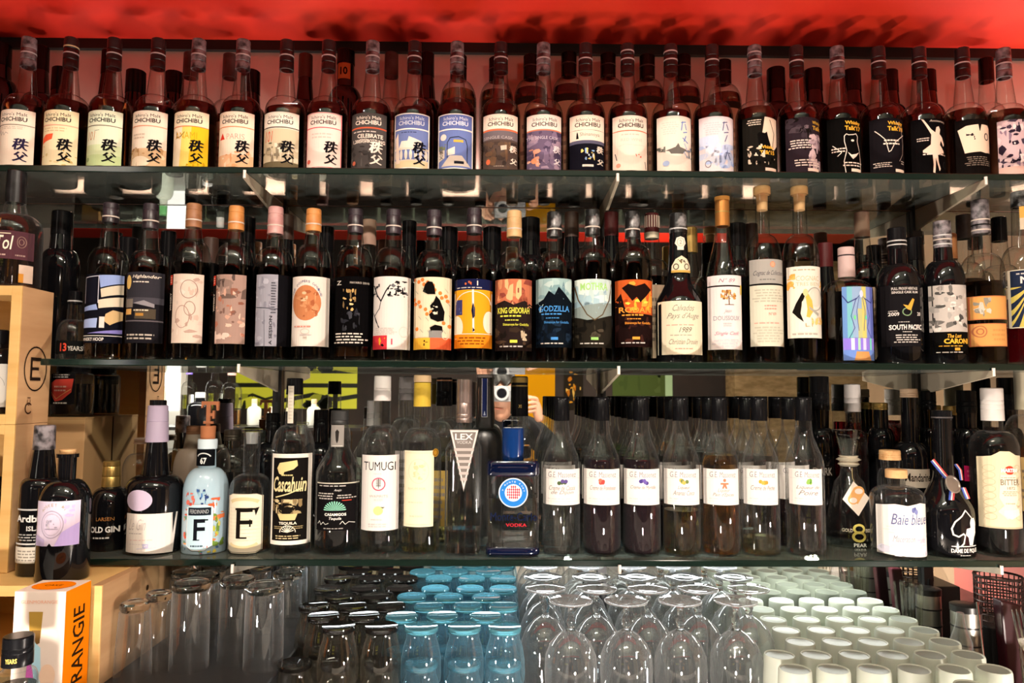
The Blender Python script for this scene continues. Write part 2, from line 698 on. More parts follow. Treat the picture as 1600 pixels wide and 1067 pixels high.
def struct(name, mb, mat, **k):
    o = mb.build(name, mat, **k)
    o['kind'] = 'structure'
    return o


struct('floor', MB().box(-4.0, 4.0, -4.2, 1.75, -0.06, 0.0), noise_mat('dark_floor', '#241a14', '#3a2b20', 5, (1, 8, 1), 0.5))
struct('wall_back', MB().box(XL - 0.1, XR + 0.1, YB + 0.012, YB + 0.10, 0.0, ZC + 1.5), BLACKW)
struct('wall_mirror', MB().box(XL, XR, YB, YB + 0.011, CT, S1 - TH), MIRROR)
struct('wall_upper', MB().box(XL, XR, YB, YB + 0.011, S1 - TH, ZC + 0.742), PINK)
struct('trim_1', MB().box(XL, XR, YB - 0.012, YB + 0.011, ZC + 0.742, ZC + 0.764), BLACKW)
struct('ceiling', MB().box(XL, XR, 0.95, YB + 0.011, ZC + 0.764, ZC + 0.80), REDC)
struct('trim_2', MB().box(XL, XR, 0.92, 0.95, ZC + 0.764, ZC + 1.45), ROOMW)
struct('ceiling_room', MB().box(-4.0, 4.0, -4.2, 0.95, ZC + 1.45, ZC + 1.50), GREY_CEIL)
struct('wall_right', MB().box(XR, XR + 0.08, 0.5, YB + 0.10, 0, ZC + 1.45), noise_mat('tan_plaster', '#6b563f', '#83694c', 3, rough=.7))
struct('trim_3', MB().box(XR - .012, XR, 1.0, YB, CT, ZC - .325), REDW)
struct('wall_left', MB().box(XL - 0.08, XL, 0.5, YB + 0.10, 0, ZC + 1.45), ROOMW)
struct('wall_far', MB().box(-4.0, 4.0, -2.2, -2.1, 0, ZC + 1.45), ROOMW)
struct('wall_room_left', MB().box(-3.0, -2.9, -2.1, 0.5, 0, ZC + 1.45), ROOMW)
struct('wall_room_right', MB().box(2.9, 3.0, -2.1, 0.5, 0, ZC + 1.45), ROOMW)

# back counter
t = empty('back_counter', (0, 0, 0), 'black back counter under the glass shelves carrying the upside-down glasses', 'counter')
MB().box(XL + .001, XR - .001, 0.99, YB - .0005, CT - 0.04, CT).build('worktop', pmat('black_worktop', (0.02, 0.02, 0.021), 0.28), t)
MB().box(XL + .001, XR - .001, 1.05, YB - .0005, 0.001, CT - 0.04).build('cabinet_body', BLACKW, t)
PL = MB().box(XL, -0.372, 1.0, YB - 0.001, CT, PT).build('bar_platform', pmat('black_rubber_mat', (0.016, 0.016, 0.017), 0.42), bevel=0.004)
tag(PL, 'raised black platform carrying the clear tall glasses at the left', 'platform')

# ------------------------------------------------------------------ glass shelves on steel brackets
GTOP = thin_glass('shelf_glass', (0.86, 0.90, 0.86), (0.10, 0.16, 0.12), 0.05)
_nt = GTOP.node_tree
_ms = next(n for n in _nt.nodes if n.type == 'MIX_SHADER')
_df = _nt.nodes.new('ShaderNodeBsdfDiffuse'); _df.inputs[0].default_value = (0.50, 0.56, 0.50, 1)
_m2 = _nt.nodes.new('ShaderNodeMixShader'); _m2.inputs[0].default_value = 0.10
_nt.links.new(_ms.outputs[0], _m2.inputs[1]); _nt.links.new(_df.outputs[0], _m2.inputs[2])
_nt.links.new(_m2.outputs[0], _nt.nodes['Material Output'].inputs[0])
GEDGE = pmat('shelf_glass_edge', (0.006, 0.014, 0.010), 0.12, spec=0.6)


def shelf(label, x0, x1, zt):
    t = empty('glass_shelf', ((x0 + x1) / 2, YF, zt - TH), label, 'shelf')
    w = (x1 - x0) / 2
    d = YB - 0.004 - YF
    MB().box(-w, w, 0.004, d - 0.003, 0.0, TH).build('glass_panel', GTOP, t)
    MB().box(-w, w, 0.0, 0.004, 0.0, TH).build('front_edge', GEDGE, t, bevel=0.0016)
    MB().box(-w, w, d - 0.003, d, 0.0, TH).build('rear_edge', GEDGE, t)
    return t


shelf('topmost glass shelf, under the row of dark whisky bottles', -1.30, XR - 0.01, S1)
shelf('middle glass shelf with mixed whisky and brandy bottles', -0.830, XR - 0.01, S2)
shelf('lowest glass shelf with gin, vodka and liqueur bottles', -0.846, XR - 0.01, S3)

CREAM = pmat('cream_steel', '#b5a892', 0.4)
WHITE_PL = pmat('white_plastic', '#e6e2dc', 0.4)
bx = (-0.473, 0.2114, 0.8959)
names = ('left', 'middle', 'right')
for j, zt in enumerate((S1, S2, S3)):
    for i, x in enumerate(bx):
        which = ('topmost', 'middle', 'lowest')[j]
        t = empty('shelf_bracket', (x, YB - 0.012, zt - TH), 'cream steel bracket under the %s glass shelf, %s of three' % (which, ('leftmost', 'middle one', 'rightmost')[i]), 'bracket', 'shelf brackets')
        dY = YF - 0.006 - (YB - 0.012)
        MB().prism([(0.0, -0.0005), (dY, -0.0005), (dY, -0.011), (-0.03, -0.040), (0.0, -0.046)], 'x', -0.003, 0.003).build('arm', CREAM, t, bevel=0.0008)
        MB().tube([(0, dY + 0.001, -0.011), (0, dY + 0.001, 0.004)], 0.0028, 8).build('end_stop', WHITE_PL, t, smooth=True)
for i, x in enumerate(bx):
    mb = MB().box(-0.009, 0.009, -0.011, 0.0, 0, S1 - TH - CT - 0.001)
    t = mb.build('bracket_upright', pmat('dark_steel', (0.05, 0.05, 0.052), 0.35, 0.8), loc=(x, YB - 0.001, CT))
    tag(t, 'dark slotted steel upright on the mirror, %s of three' % ('leftmost', 'middle one', 'rightmost')[i], 'upright', 'shelf uprights')
    ms = MB()
    for k in range(17):
        z = 0.03 + k * 0.055
        if min(abs(CT + z + 0.012 - q) for q in (S1, S2, S3)) > 0.06:
            ms.box(-0.002, 0.002, -0.0125, -0.0109, z, z + 0.022)
    ms.build('slot_row', pmat('slot_black', (0.003, 0.003, 0.003), 0.7), t)

# ------------------------------------------------------------------ pine crates at the left
PINE = noise_mat('pine_board', '#d9a964', '#e8bf7c', 5, (1, 1, 9), 0.5, lo=0.3, hi=0.7)
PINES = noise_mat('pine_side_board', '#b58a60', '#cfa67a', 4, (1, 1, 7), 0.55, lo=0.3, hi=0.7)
BURN = pmat('burnt_brand', (0.05, 0.03, 0.02), 0.7)


def crate(label, x0, x1, y0, y1, z0, z1, th=0.017):
    t = empty('wooden_crate', ((x0 + x1) / 2, y0, z0), label, 'crate', 'pine wine crates')
    w, d, h = (x1 - x0) / 2, y1 - y0, z1 - z0
    MB().box(-w, -w + th, 0, d, 0, h).build('side_board', PINES, t, bevel=0.001)
    MB().box(w - th, w, 0, d, 0, h).build('side_board', PINES, t, bevel=0.001)
    MB().box(-w + th, w - th, 0, d, h - th, h).build('top_board', PINE, t, bevel=0.001)
    MB().box(-w + th, w - th, 0, d, 0, th).build('bottom_board', PINE, t, bevel=0.001)
    MB().box(-w + th, w - th, d - 0.006, d, th, h - th).build('back_board', PINE, t)
    f = MB()
    f.box(-w - 0.0005, -w + th, -0.004, 0, 0, h).box(w - th, w + 0.0005, -0.004, 0, 0, h)
    f.box(-w + th, w - th, -0.004, 0, h - th, h).box(-w + th, w - th, -0.004, 0, 0, th)
    f.build('front_frame', PINE, t, bevel=0.0008)
    return t


cxr = W(28, 560, 1.296)[0]
zt_ = W(14, 446, 1.296)[1]
zm_ = W(14, 663, 1.296)[1]
zb_ = LT + 0.0005
c1 = crate('upper pine crate at the left edge with a round burnt stamp on its side', cxr - 0.33, cxr, 1.30, 1.39, zm_, zt_)
c2 = crate('second pine crate from the top, under the stamped crate', cxr - 0.33, cxr, 1.30, 1.39, zb_, zm_ - 0.0005)
c3 = crate('lowest pine crate on the black platform behind the orange carton', -1.05, W(160, 905, 1.216)[0], 1.219, YB - 0.02, PT, LT)
# the burnt mark on the upper crate's side
me = label_mesh('burnt_stamp', 0.075, 0.085, [RG(.5, .5, .42, .46, .035, '#241a14'), Q(.32, .26, .70, .33, '#241a14'), Q(.32, .47, .62, .53, '#241a14'), Q(.32, .68, .70, .75, '#241a14'), Q(.30, .26, .37, .75, '#241a14')], None, lambda x: 0.0, strips=0)
o = link('burnt_stamp', me, c1, (0.1655, 0.045, 0.055), (0, 0, math.radians(90)))
me = label_mesh('burnt_stamp', 0.03, 0.03, [RG(.5, .5, .3, .3, .08, '#5a3a2a', a0=40, a1=320), TV('CI', .5, .1, .5, .3, '#5a3a2a')], None, lambda x: 0.0, strips=0)
link('burnt_stamp', me, c1, (0.1655, 0.03, 0.012), (0, 0, math.radians(90)))
me = label_mesh('burnt_stamp', 0.05, 0.07, [E(.3, .2, .10, .07, '#3a2a1c'), E(.6, .5, .06, .05, '#3a2a1c')], None, lambda x: 0.0, strips=0)
link('burnt_stamp', me, c3, ((W(160, 905, 1.216)[0] + 1.05) / 2 + .0006, 0.16, 0.06), (0, 0, math.radians(90)))

# kraft box at the back of the lowest shelf
bxr = W(131, 700, 1.472)[0]
t = empty('cardboard_box', (bxr - 0.050, 1.472, S3), 'tan cardboard box behind the black gin bottles, a low wide bottle on top', 'box')
KR = noise_mat('kraft_board', '#c79a66', '#d2a877', 3, rough=0.75)
bh = W(100, 652, 1.472)[1] - S3
MB().box(-0.050, 0.050, 0, 0.104, 0, bh - 0.003).build('body', KR, t, bevel=0.0012)
MB().box(-0.050, 0.0505, -0.0006, 0.1045, bh - 0.003, bh).build('lid_flap', KR, t, bevel=0.0008)
BOX_TOP = S3 + bh
BOX_X = bxr

# ------------------------------------------------------------------ orange and white gift carton, bottle and glass before it
t = empty('gift_carton', (W(60, 985, 1.135)[0], 1.135, PT), 'white whisky gift carton with an orange side lettered in black', 'carton')
cw, cd = 0.0378, 0.068
ch = W(60, 924, 1.135)[1] - PT
CARD = pmat('white_card', '#f3ded0', 0.45)
MB().box(-cw, cw, 0, cd, 0, ch).build('body', CARD, t, bevel=0.0008)
OR = '#f5820a'
art = [T('GLENMORANGIE', .5, .085, .74, .028, '#f0b090'), PG('#b08a3e', (.30, .17), (.58, .17), (.55, .40), (.33, .40)), PG('#7a5a30', (.37, .33), (.55, .33), (.54, .44), (.44, .46)),
       PG('#b4dcec', (.30, .33), (.37, .34), (.46, .44), (.56, .48), (.60, .78), (.70, .98), (.62, 1), (.50, .95), (.40, .70)),
       PG('#e86ac8', (.32, .56), (.42, .66), (.52, .95), (.66, .95), (.76, 1), (.25, 1)), E(.72, .72, .16, .10, '#f3cdb0'), E(.2, .98, .25, .1, OR)]
link('front_print', label_mesh('front_print', cw * 2 - .002, ch - .002, art, None, lambda x: 0, strips=0), t, (0, 0, 0.001))
side = [Q(0, 0, 1, 1, OR), TV('ORANGIE', .55, .60, .84, .46, '#2c1c0c', b=.012)]
link('side_print', label_mesh('side_print', cd - .001, ch - .001, side, None, lambda x: 0, strips=0), t, (cw, cd / 2, 0.0005), (0, 0, math.radians(90)))
top = [E(.5, .5, .42, .38, OR), T('CAKE', .5, .5, .36, .13, '#3a1c08', b=.01)]
link('top_print', label_mesh('top_print', cw * 2 - .002, cd - .002, top, None, lambda x: 0, strips=0), t, (0, 0.001, ch), (math.radians(-90), 0, 0))

# ================================================================== TOP SHELF
CAPB = noise_mat('black_capsule', '#0d0c0d', '#2a282a', 60, rough=0.32, lo=.4, hi=.75)
CAPG = noise_mat('grey_crumpled_foil', '#2a2729', '#8c8488', 70, rough=0.35, lo=.4, hi=.62)
SILV = pmat('silver_band', (0.62, 0.61, 0.60), 0.35, 0.25)
GOLDM = pmat('gold_foil', (0.55, 0.38, 0.12), 0.3, 0.8)
CREAMB = pmat('cream_band', '#e0cfa0', 0.5)
CORKM = noise_mat('cork', '#c08f5a', '#d9ad78', 40, rough=0.8)
Y1 = 1.40
PW = '#f0ddc9'
K1 = '#161416'


def ich(tc=K1, line='#7a6a5c', kan=K1, kx=.72, head=None, ks=1.0, ly=.27):
    e = []
    if head:
        e.append(Q(0, 0, 1, ly, head))
    e += [T("Ichiro's Malt", .52, .085, .70, .062, tc), T('CHICHIBU', .5, .175, .74, .078, tc, b=.02)]
    if line:
        e.append(Q(0, ly, 1, ly + .014, line))
    if kan:
        for d_ in (0, .014, .028):
            e += [T('\u79e9', kx + d_ * ks, .62 + d_ * .3, .34 * ks, .21 * ks, kan, .15), T('\u7236', kx + .01 + d_ * ks, .84 + d_ * .3, .32 * ks, .17 * ks, kan, .15)]
    return e


def yellow_head(n):
    return [T('Whisky', .66, .10, .50, .085, '#e9b23a', b=.03), T("Talk'%s" % n, .66, .19, .52, .085, '#e9b23a', b=.03)]


TOP = [
 (38, PW, 'a grey brush-script word', [L('#9a8a7c', .012, (.10, .42), (.14, .36), (.18, .46), (.24, .40), (.28, .46), (.34, .41), (.42, .44)), H(.12, .30, .9, .36, 2, '#cbb8a4'), H(.06, .88, .2, .93, 1, '#9a8a7c')], dict(kan='#2a2440')),
 (105, '#f1dfb6', 'a slanted red banner', [PG('#f0603c', (.05, .50), (.20, .44), (.45, .43), (.42, .53), (.2, .57), (.06, .60)), H(.1, .31, .85, .40, 2, '#d8b98e'), BL(3, .05, .6, .95, .98, 9, .05, '#e6cf9c', '#dcc48e'), BL(5, .7, .72, 1, 1, 7, .06, '#cdb06e')], dict(line='#e8a08a')),
 (173, '#e0e4c8', 'a pale green fade and a brown number', [Q(0, .62, 1, 1, '#cfdcae'), Q(0, .80, 1, 1, '#c2d49c'), T('101', .24, .46, .26, .16, '#c98e66', .2), L('#3a3a3a', .01, (.35, .37), (.48, .36)), E(.12, .88, .07, .04, '#8fa878')], dict()),
 (242, '#eedbc6', 'a brown grass drawing', [Q(0, .68, 1, 1, '#d6b48c'), BL(4, 0, .66, 1, 1, 26, .08, '#b98f62', '#e6cdaa', '#a57c50'), E(.35, .92, .3, .1, '#f0dcc0'), H(.1, .40, .55, .52, 2, '#c8b4a0')], dict(line='#e0906c')),
 (306, '#f0e0c0', 'a yellow right half', [PG('#f0d470', (.35, .27), (1, .27), (1, 1), (.28, 1)), PG('#e8bc28', (.62, .27), (1, .27), (1, 1), (.55, 1)), T('ANAMI', .44, .44, .64, .12, '#d8a020'), L('#5a4a20', .02, (.15, .36), (.17, .48), (.30, .46), (.42, .38)), BL(8, .5, .9, 1, 1, 8, .05, '#c89818')], dict(line='#e07848')),
 (376, '#f2dcc4', 'a small red triangle beside pink lettering', [PG('#d8382a', (.16, .38), (.24, .50), (.06, .50)), T('PARIS', .55, .45, .5, .10, '#e8a090'), Q(0, .78, 1, 1, '#eab88e'), BL(9, 0, .7, 1, 1, 16, .09, '#eec6a0', '#dfa070', '#f0d4b4')], dict(line='#e08858')),
 (445, '#efe3d2', 'a sepia room scene under a white head', [Q(0, .30, 1, 1, '#cfc0a0'), T('101', .20, .44, .24, .20, '#d0543c', .2), BL(11, 0, .55, 1, .95, 22, .12, '#8e826c', '#b8a98a', '#665c4a', '#e2d6bc'), BL(12, .3, .5, .8, .8, 8, .1, '#e6dac2', '#f0e6d2'), Q(0, .9, 1, 1, '#6c6048')], dict(head='#efe3d2', line='#3a3028')),
 (511, '#f3dccf', 'a thin red border and a red seal', [L('#e04458', .014, (.01, .01), (.99, .01), (.99, .99), (.01, .99), (.01, .01)), H(.15, .36, .85, .48, 2, '#dcc0b4'), E(.10, .88, .06, .04, '#e06a5a')], dict(line='#e03a50')),
 (580, '#4b4644', 'white block lettering on charcoal', [Q(0, .26, 1, .285, '#c85a3a'), H(.05, .32, .95, .36, 1, '#cfc4ba'), T('CELEBRATE', .56, .42, .72, .075, '#efe0d0', b=.02), T('1,200\u1d40\u1d34BOTTLING', .52, .52, .90, .085, '#efe0d0', b=.02), BL(14, 0, .6, .6, .98, 16, .1, '#3c3836', '#5c5652', '#34302e'), E(.1, .9, .05, .04, '#c86a50')], dict(tc='#ecdccc', line=None, kan='#f0e2d4')),
 (646, '#5f6a9e', 'a white balustrade scene on blue', [Q(0, .30, 1, 1, '#6e7cae'), H(.2, .33, .8, .36, 1, '#2a3050'), PG('#e8dccc', (.15, .62), (.22, .50), (.4, .50), (.44, .42), (.62, .46), (.8, .5), (.8, .64)), Q(0, .62, 1, .66, '#ddd0bc'), Q(0, .84, 1, .86, '#ddd0bc'), Q(0, .86, 1, 1, '#e0caa0'), *[E(.08 + .14 * k, .75, .045, .09, '#e6dccb') for k in range(7)], PG('#efd9c6', (.04, .44), (.12, .35), (.14, .55), (.18, .9), (.06, .9)), L('#efe6dc', .03, (.01, .01), (.99, .01), (.99, .99), (.01, .99), (.01, .01)), Q(0, .275, 1, .30, '#efe6dc')], dict(tc='#c8ccd8', line=None, kan='#14141c')),
 (713, '#606ea8', 'a street lamp and station on blue', [Q(0, .30, 1, 1, '#6c7cb4'), PG('#ded2c4', (0, .66), (.2, .62), (.2, .8), (0, .86)), PG('#e8ddd0', (.26, .66), (.5, .60), (.5, .74), (.26, .76)), PG('#cfc2b4', (.1, .95), (.35, .76), (.7, .76), (.95, .95)), L('#2c3040', .022, (.28, .80), (.28, .52), (.36, .44), (.60, .42), (.80, .46), (.85, .56), (.85, .88)), Q(.46, .475, .74, .52, '#e0b050'), E(.16, .42, .09, .06, '#e4dccf'), Q(.48, .86, .76, .91, '#24242c'), BL(15, .02, .55, .25, .65, 6, .08, '#7a8460'), L('#efe6dc', .03, (.01, .01), (.99, .01), (.99, .99), (.01, .99), (.01, .01)), Q(0, .275, 1, .30, '#efe6dc'), T('\u79e9', .10, .68, .12, .08, K1), T('\u7236', .10, .77, .12, .08, K1)], dict(tc='#dfe0ea', line=None, kan=None)),
 (782, '#55463f', 'a brown night landscape under a white head', [Q(0, .27, 1, .30, '#e0704a'), Q(0, .30, 1, .46, '#6e6468'), T('SINGLE CASK', .45, .42, .85, .05, '#b8aca8'), BL(16, 0, .5, 1, .98, 24, .14, '#463a34', '#5e4a3c', '#3a322e', '#6e5440'), PG('#cbbba8', (.5, .58), (.68, .56), (.68, .64), (.52, .66)), E(.15, .86, .06, .05, '#e0704a'), H(.3, .93, .7, .96, 1, '#a89888')], dict(head=PW, line=None, kan='#efe2d2', kx=.86, ks=.6)),
 (849, '#6a5a72', 'purple clouds with a pink glow', [Q(0, .27, 1, .29, '#e0805a'), BL(17, 0, .3, 1, .98, 34, .16, '#54465e', '#7e6c86', '#8f7c92', '#4a3e56', '#a0889a'), T('THE SINGLE CASK', .45, .42, .92, .055, '#d0c4d0'), BL(18, .0, .62, .4, .95, 10, .1, '#d8a89c', '#e6b8a4', '#e09a80'), E(.2, .84, .08, .05, '#e8946a')], dict(head='#f3dfd2', line=None, kan='#e8dce0', kx=.85, ks=.62)),
 (915, '#14131c', 'a lit tower at night', [Q(0, .27, 1, .47, PW), L(K1, .012, (.1, .27), (.35, .27)), L(K1, .012, (.66, .27), (.95, .27)), T('Shinanoya', .56, .36, .58, .085, '#8a7c70'), PG(K1, (.17, .43), (.24, .43), (.22, .34), (.20, .30), (.18, .34)), Q(0, .46, 1, .52, '#5a586c'), BL(19, .3, .6, .7, .82, 14, .06, '#e8d27a', '#d8e0e8', '#8fb0d8', '#b09a50'), Q(.34, .90, .66, .94, '#e0d4c8')], dict(head=PW, line=None, kan='#e8dccc', kx=.85, ks=.6)),
 (981, '#f2dfcd', 'faint pink print and a red speck', [H(.2, .32, .9, .37, 1, '#e6c0b0'), T('RED WINE', .52, .44, .62, .05, '#ecc4b4'), L('#d8c4b8', .008, (.15, .55), (.3, .52), (.6, .54), (.9, .53)), L('#d8c4b8', .008, (.12, .6), (.1, .8)), BL(20, .62, .70, .80, .76, 5, .04, '#e06a54'), E(.14, .90, .06, .04, '#e8a088'), L('#4a4048', .02, (.06, .68), (.10, .80)), L('#4a4048', .02, (.92, .82), (.95, .95))], dict(line='#e07858', kan=None)),
 (1049, '#efdfd0', 'an ink temple and blue brush writing', [H(.1, .1, .6, .34, 6, '#d8ccc0'), *[L('#6a86c0', .03, *p) for p in (((.66, .12), (.80, .10)), ((.70, .10), (.66, .26)), ((.78, .14), (.82, .24)), ((.72, .30), (.84, .28)), ((.8, .36), (.74, .46)), ((.70, .40), (.86, .48)))], L('#8ea4d0', .02, (.75, .5), (.82, .58), (.74, .66), (.84, .74)), PG('#6a6660', (.2, .63), (.35, .60), (.48, .57), (.56, .50), (.62, .57), (.78, .60), (.86, .63), (.75, .64), (.7, .69), (.35, .69), (.3, .64)), BL(22, 0, .55, .2, .72, 12, .06, '#5c6058', '#8a8c84'), BL(23, .8, .55, 1, .75, 10, .06, '#8a94a4', '#6c7484'), E(.22, .86, .09, .05, '#a8b8d8')], None),
 (1114, '#e9dde0', 'a pale blue wash and dark brush writing', [BL(24, 0, .35, .6, .9, 14, .22, '#cdd6ec', '#b8c8ec', '#dfe0ea'), BL(25, .5, .5, 1, .95, 12, .2, '#c2cfee', '#a8bcea'), H(.1, .1, .6, .34, 6, '#d6ccd0'), *[L('#5c648c', .026, *p) for p in (((.62, .12), (.76, .10)), ((.66, .10), (.62, .26)), ((.74, .14), (.80, .24)), ((.66, .30), (.80, .28)), ((.76, .34), (.68, .46)), ((.70, .66), (.84, .66)), ((.76, .62), (.68, .78)), ((.78, .68), (.86, .78)))], RG(.2, .86, .07, .06, .014, '#6c6a74')], None),
 (1181, '#191713', 'a black owl before a pale moon', [PG('#e2cdb4', (.56, .0), (.98, .02), (.98, .5), (.85, .6), (.45, .42)), L('#2a241e', .02, (.72, .05), (.86, .3), (.8, .55)), PG('#0c0b0a', (.34, .32), (.40, .28), (.56, .30), (.62, .27), (.66, .38), (.78, .6), (.6, .7), (.4, .6)), T('Whisky', .62, .56, .46, .075, '#e9b23a', b=.03), T("Talk'15", .63, .65, .46, .075, '#e9b23a', b=.03), BL(26, .0, .50, .55, .74, 18, .07, '#d8c6ae', '#f0e0c8', '#2a2620'), BL(27, .1, .74, .95, .90, 16, .05, '#d8c6ae', '#0c0b0a'), H(.08, .04, .5, .16, 3, '#d8c8b4'), Q(.55, .93, .92, .985, '#e8c8b4')], None),
 (1247, '#2a2026', 'mottled grey and mauve cells', [BL(28, 0, 0, .75, .6, 16, .16, '#4a3e44', '#15100f', '#3a3036', '#6a5a60'), BL(29, .55, .3, 1, .95, 20, .16, '#a8929a', '#c8aeb0', '#8a747c'), T('Whisky', .84, .10, .30, .075, '#c89a3a', b=.03), T('Talk', .84, .19, .30, .075, '#c89a3a', b=.03), H(.05, .40, .7, .58, 4, '#e6d2c6'), H(.1, .76, .95, .90, 3, '#e6d2c6', 3), Q(.52, .93, .90, .985, '#e6c8b8')], None),
 (1311, '#0a0908', 'a white outlined bear', [*yellow_head('17'), L('#efe0d0', .02, (.40, 1.0), (.36, .8), (.44, .6), (.38, .44), (.38, .34), (.44, .30), (.5, .32), (.64, .31), (.74, .29), (.80, .34), (.78, .42), (.86, .6), (.9, .8), (.9, .95)), PG('#efe0d0', (.46, .63), (.58, .68), (.72, .66), (.84, .62), (.74, .70), (.62, .76), (.54, .70)), E(.62, .42, .05, .02, '#efe0d0'), L('#efe0d0', .016, (.1, .5), (.3, .64), (.2, .7)), H(.05, .54, .45, .64, 2, '#e0d0c0'), H(.3, .80, .95, .90, 2, '#efe0d0', 5), Q(.56, .93, .90, .985, '#f0dcc8')], None),
 (1376, '#161316', 'a white bent branch line', [*yellow_head('18'), L('#efe0d0', .02, (.1, .22), (.34, .40), (.42, .62), (.48, .60), (.62, .44), (.95, .28)), L('#cfc0b4', .014, (.66, .06), (.85, .2), (.92, .45), (.88, .65), (.75, .78)), H(.28, .38, .8, .50, 2, '#efe0d0', 2), H(.05, .80, .5, .90, 3, '#d8c8bc', 4), H(.8, .76, .98, .84, 2, '#d8c8bc', 6), Q(.60, .93, .94, .985, '#f0dcc8')], None),
 (1440, '#0b090a', 'a pale dancer in a tutu', [PG('#f2d2bc', (.20, .00), (.26, .02), (.44, .20), (.56, .26), (.60, .16), (.68, .14), (.73, .20), (.70, .28), (.80, .34), (.88, .46), (.84, .50), (.74, .40), (.70, .48), (.84, .58), (.86, .62), (.62, .66), (.64, .80), (.70, .92), (.66, .96), (.60, .84), (.55, .72), (.54, .88), (.52, 1.0), (.46, .99), (.48, .84), (.46, .66), (.22, .62), (.22, .58), (.42, .48), (.44, .30)), T('Anniversary', .68, .05, .56, .05, '#e8d4c4', .3), H(.08, .34, .42, .42, 2, '#cfc0b4'), H(.12, .63, .95, .68, 1, '#e8d4c4', 3), RG(.88, .84, .07, .06, .012, '#3a3434')], None),
 (1508, '#120e0d', 'an open white book with two small emblems', [PG('#efd8be', (.04, .18), (.2, .12), (.52, .10), (.55, .22), (.57, .22), (.62, .10), (.86, .10), (.96, .15), (.95, .60), (.72, .62), (.56, .60), (.16, .62)), BL(31, .2, .26, .42, .38, 7, .05, '#2a2228'), RG(.78, .32, .07, .06, .03, '#3a3036'), H(.15, .68, .9, .86, 5, '#8a7c70')], None),
 (1573, '#cfb4b8', 'a black and white woven plant pattern', [BL(32, 0, 0, 1, .86, 70, .10, '#2c2230', '#e0c6c8', '#463a4a', '#8a7486', '#f0dad6'), BL(33, .3, .4, .7, .8, 12, .08, '#1c1620', '#f0dad6'), Q(0, .86, 1, 1, '#e4bcb0')], None),
]
WPROF = prof_bottle(.0385, .119, .152, .0185, .214, .0122)
for i, (px, paper, key, extra, kw) in enumerate(TOP):
    X, _ = W(px, 215, Y1)
    base = extra + (ich(**kw) if kw is not None else [])
    if kw is not None and kw.get('head'):
        base = extra[:0] + extra + ich(**kw)
    b = Bottle('top shelf whisky bottle, label with ' + key, X, Y1, S1, WPROF, CLEAR, 'whisky_bottle', 'front row on the top shelf')
    b.liquid(.137 if i % 3 else .128, WHISKYD if i not in (0, 1, 2, 4) else WHISKY)
    capm = CAPG if i in (0, 4, 5, 8, 10, 12, 17, 19, 23) else CAPB
    ring = [(.46, SILV)]
    if i == 1:
        ring.append((.68, CREAMB))
    if i in (14, 15, 17):
        ring.append((.74, SILV))
    b.cap(.209, .268, .0138, capm, .0130, groove=(.25, .62), ring=ring)
    b.mm_label(0, .0655, .0065, .1125, base, paper)
    KEYS.append((1, X, key))

# second row on the top shelf: (pixel x, pixel y of the top, kind)
Yb = 1.515
GREYCAP = noise_mat('worn_grey_capsule', '#3a3536', '#5a5352', 30, rough=0.5)
BROWNCAP = pmat('brown_capsule', (0.07, 0.035, 0.025), 0.4)
BLACKCAP = pmat('black_cap', (0.005, 0.005, 0.006), 0.22, spec=.22)
DARKRED = pmat('dark_red_capsule', (0.10, 0.012, 0.014), 0.35)


def near_key(sh, X):
    return min((abs(k[1] - X), k[2]) for k in KEYS if k[0] == sh)[1]


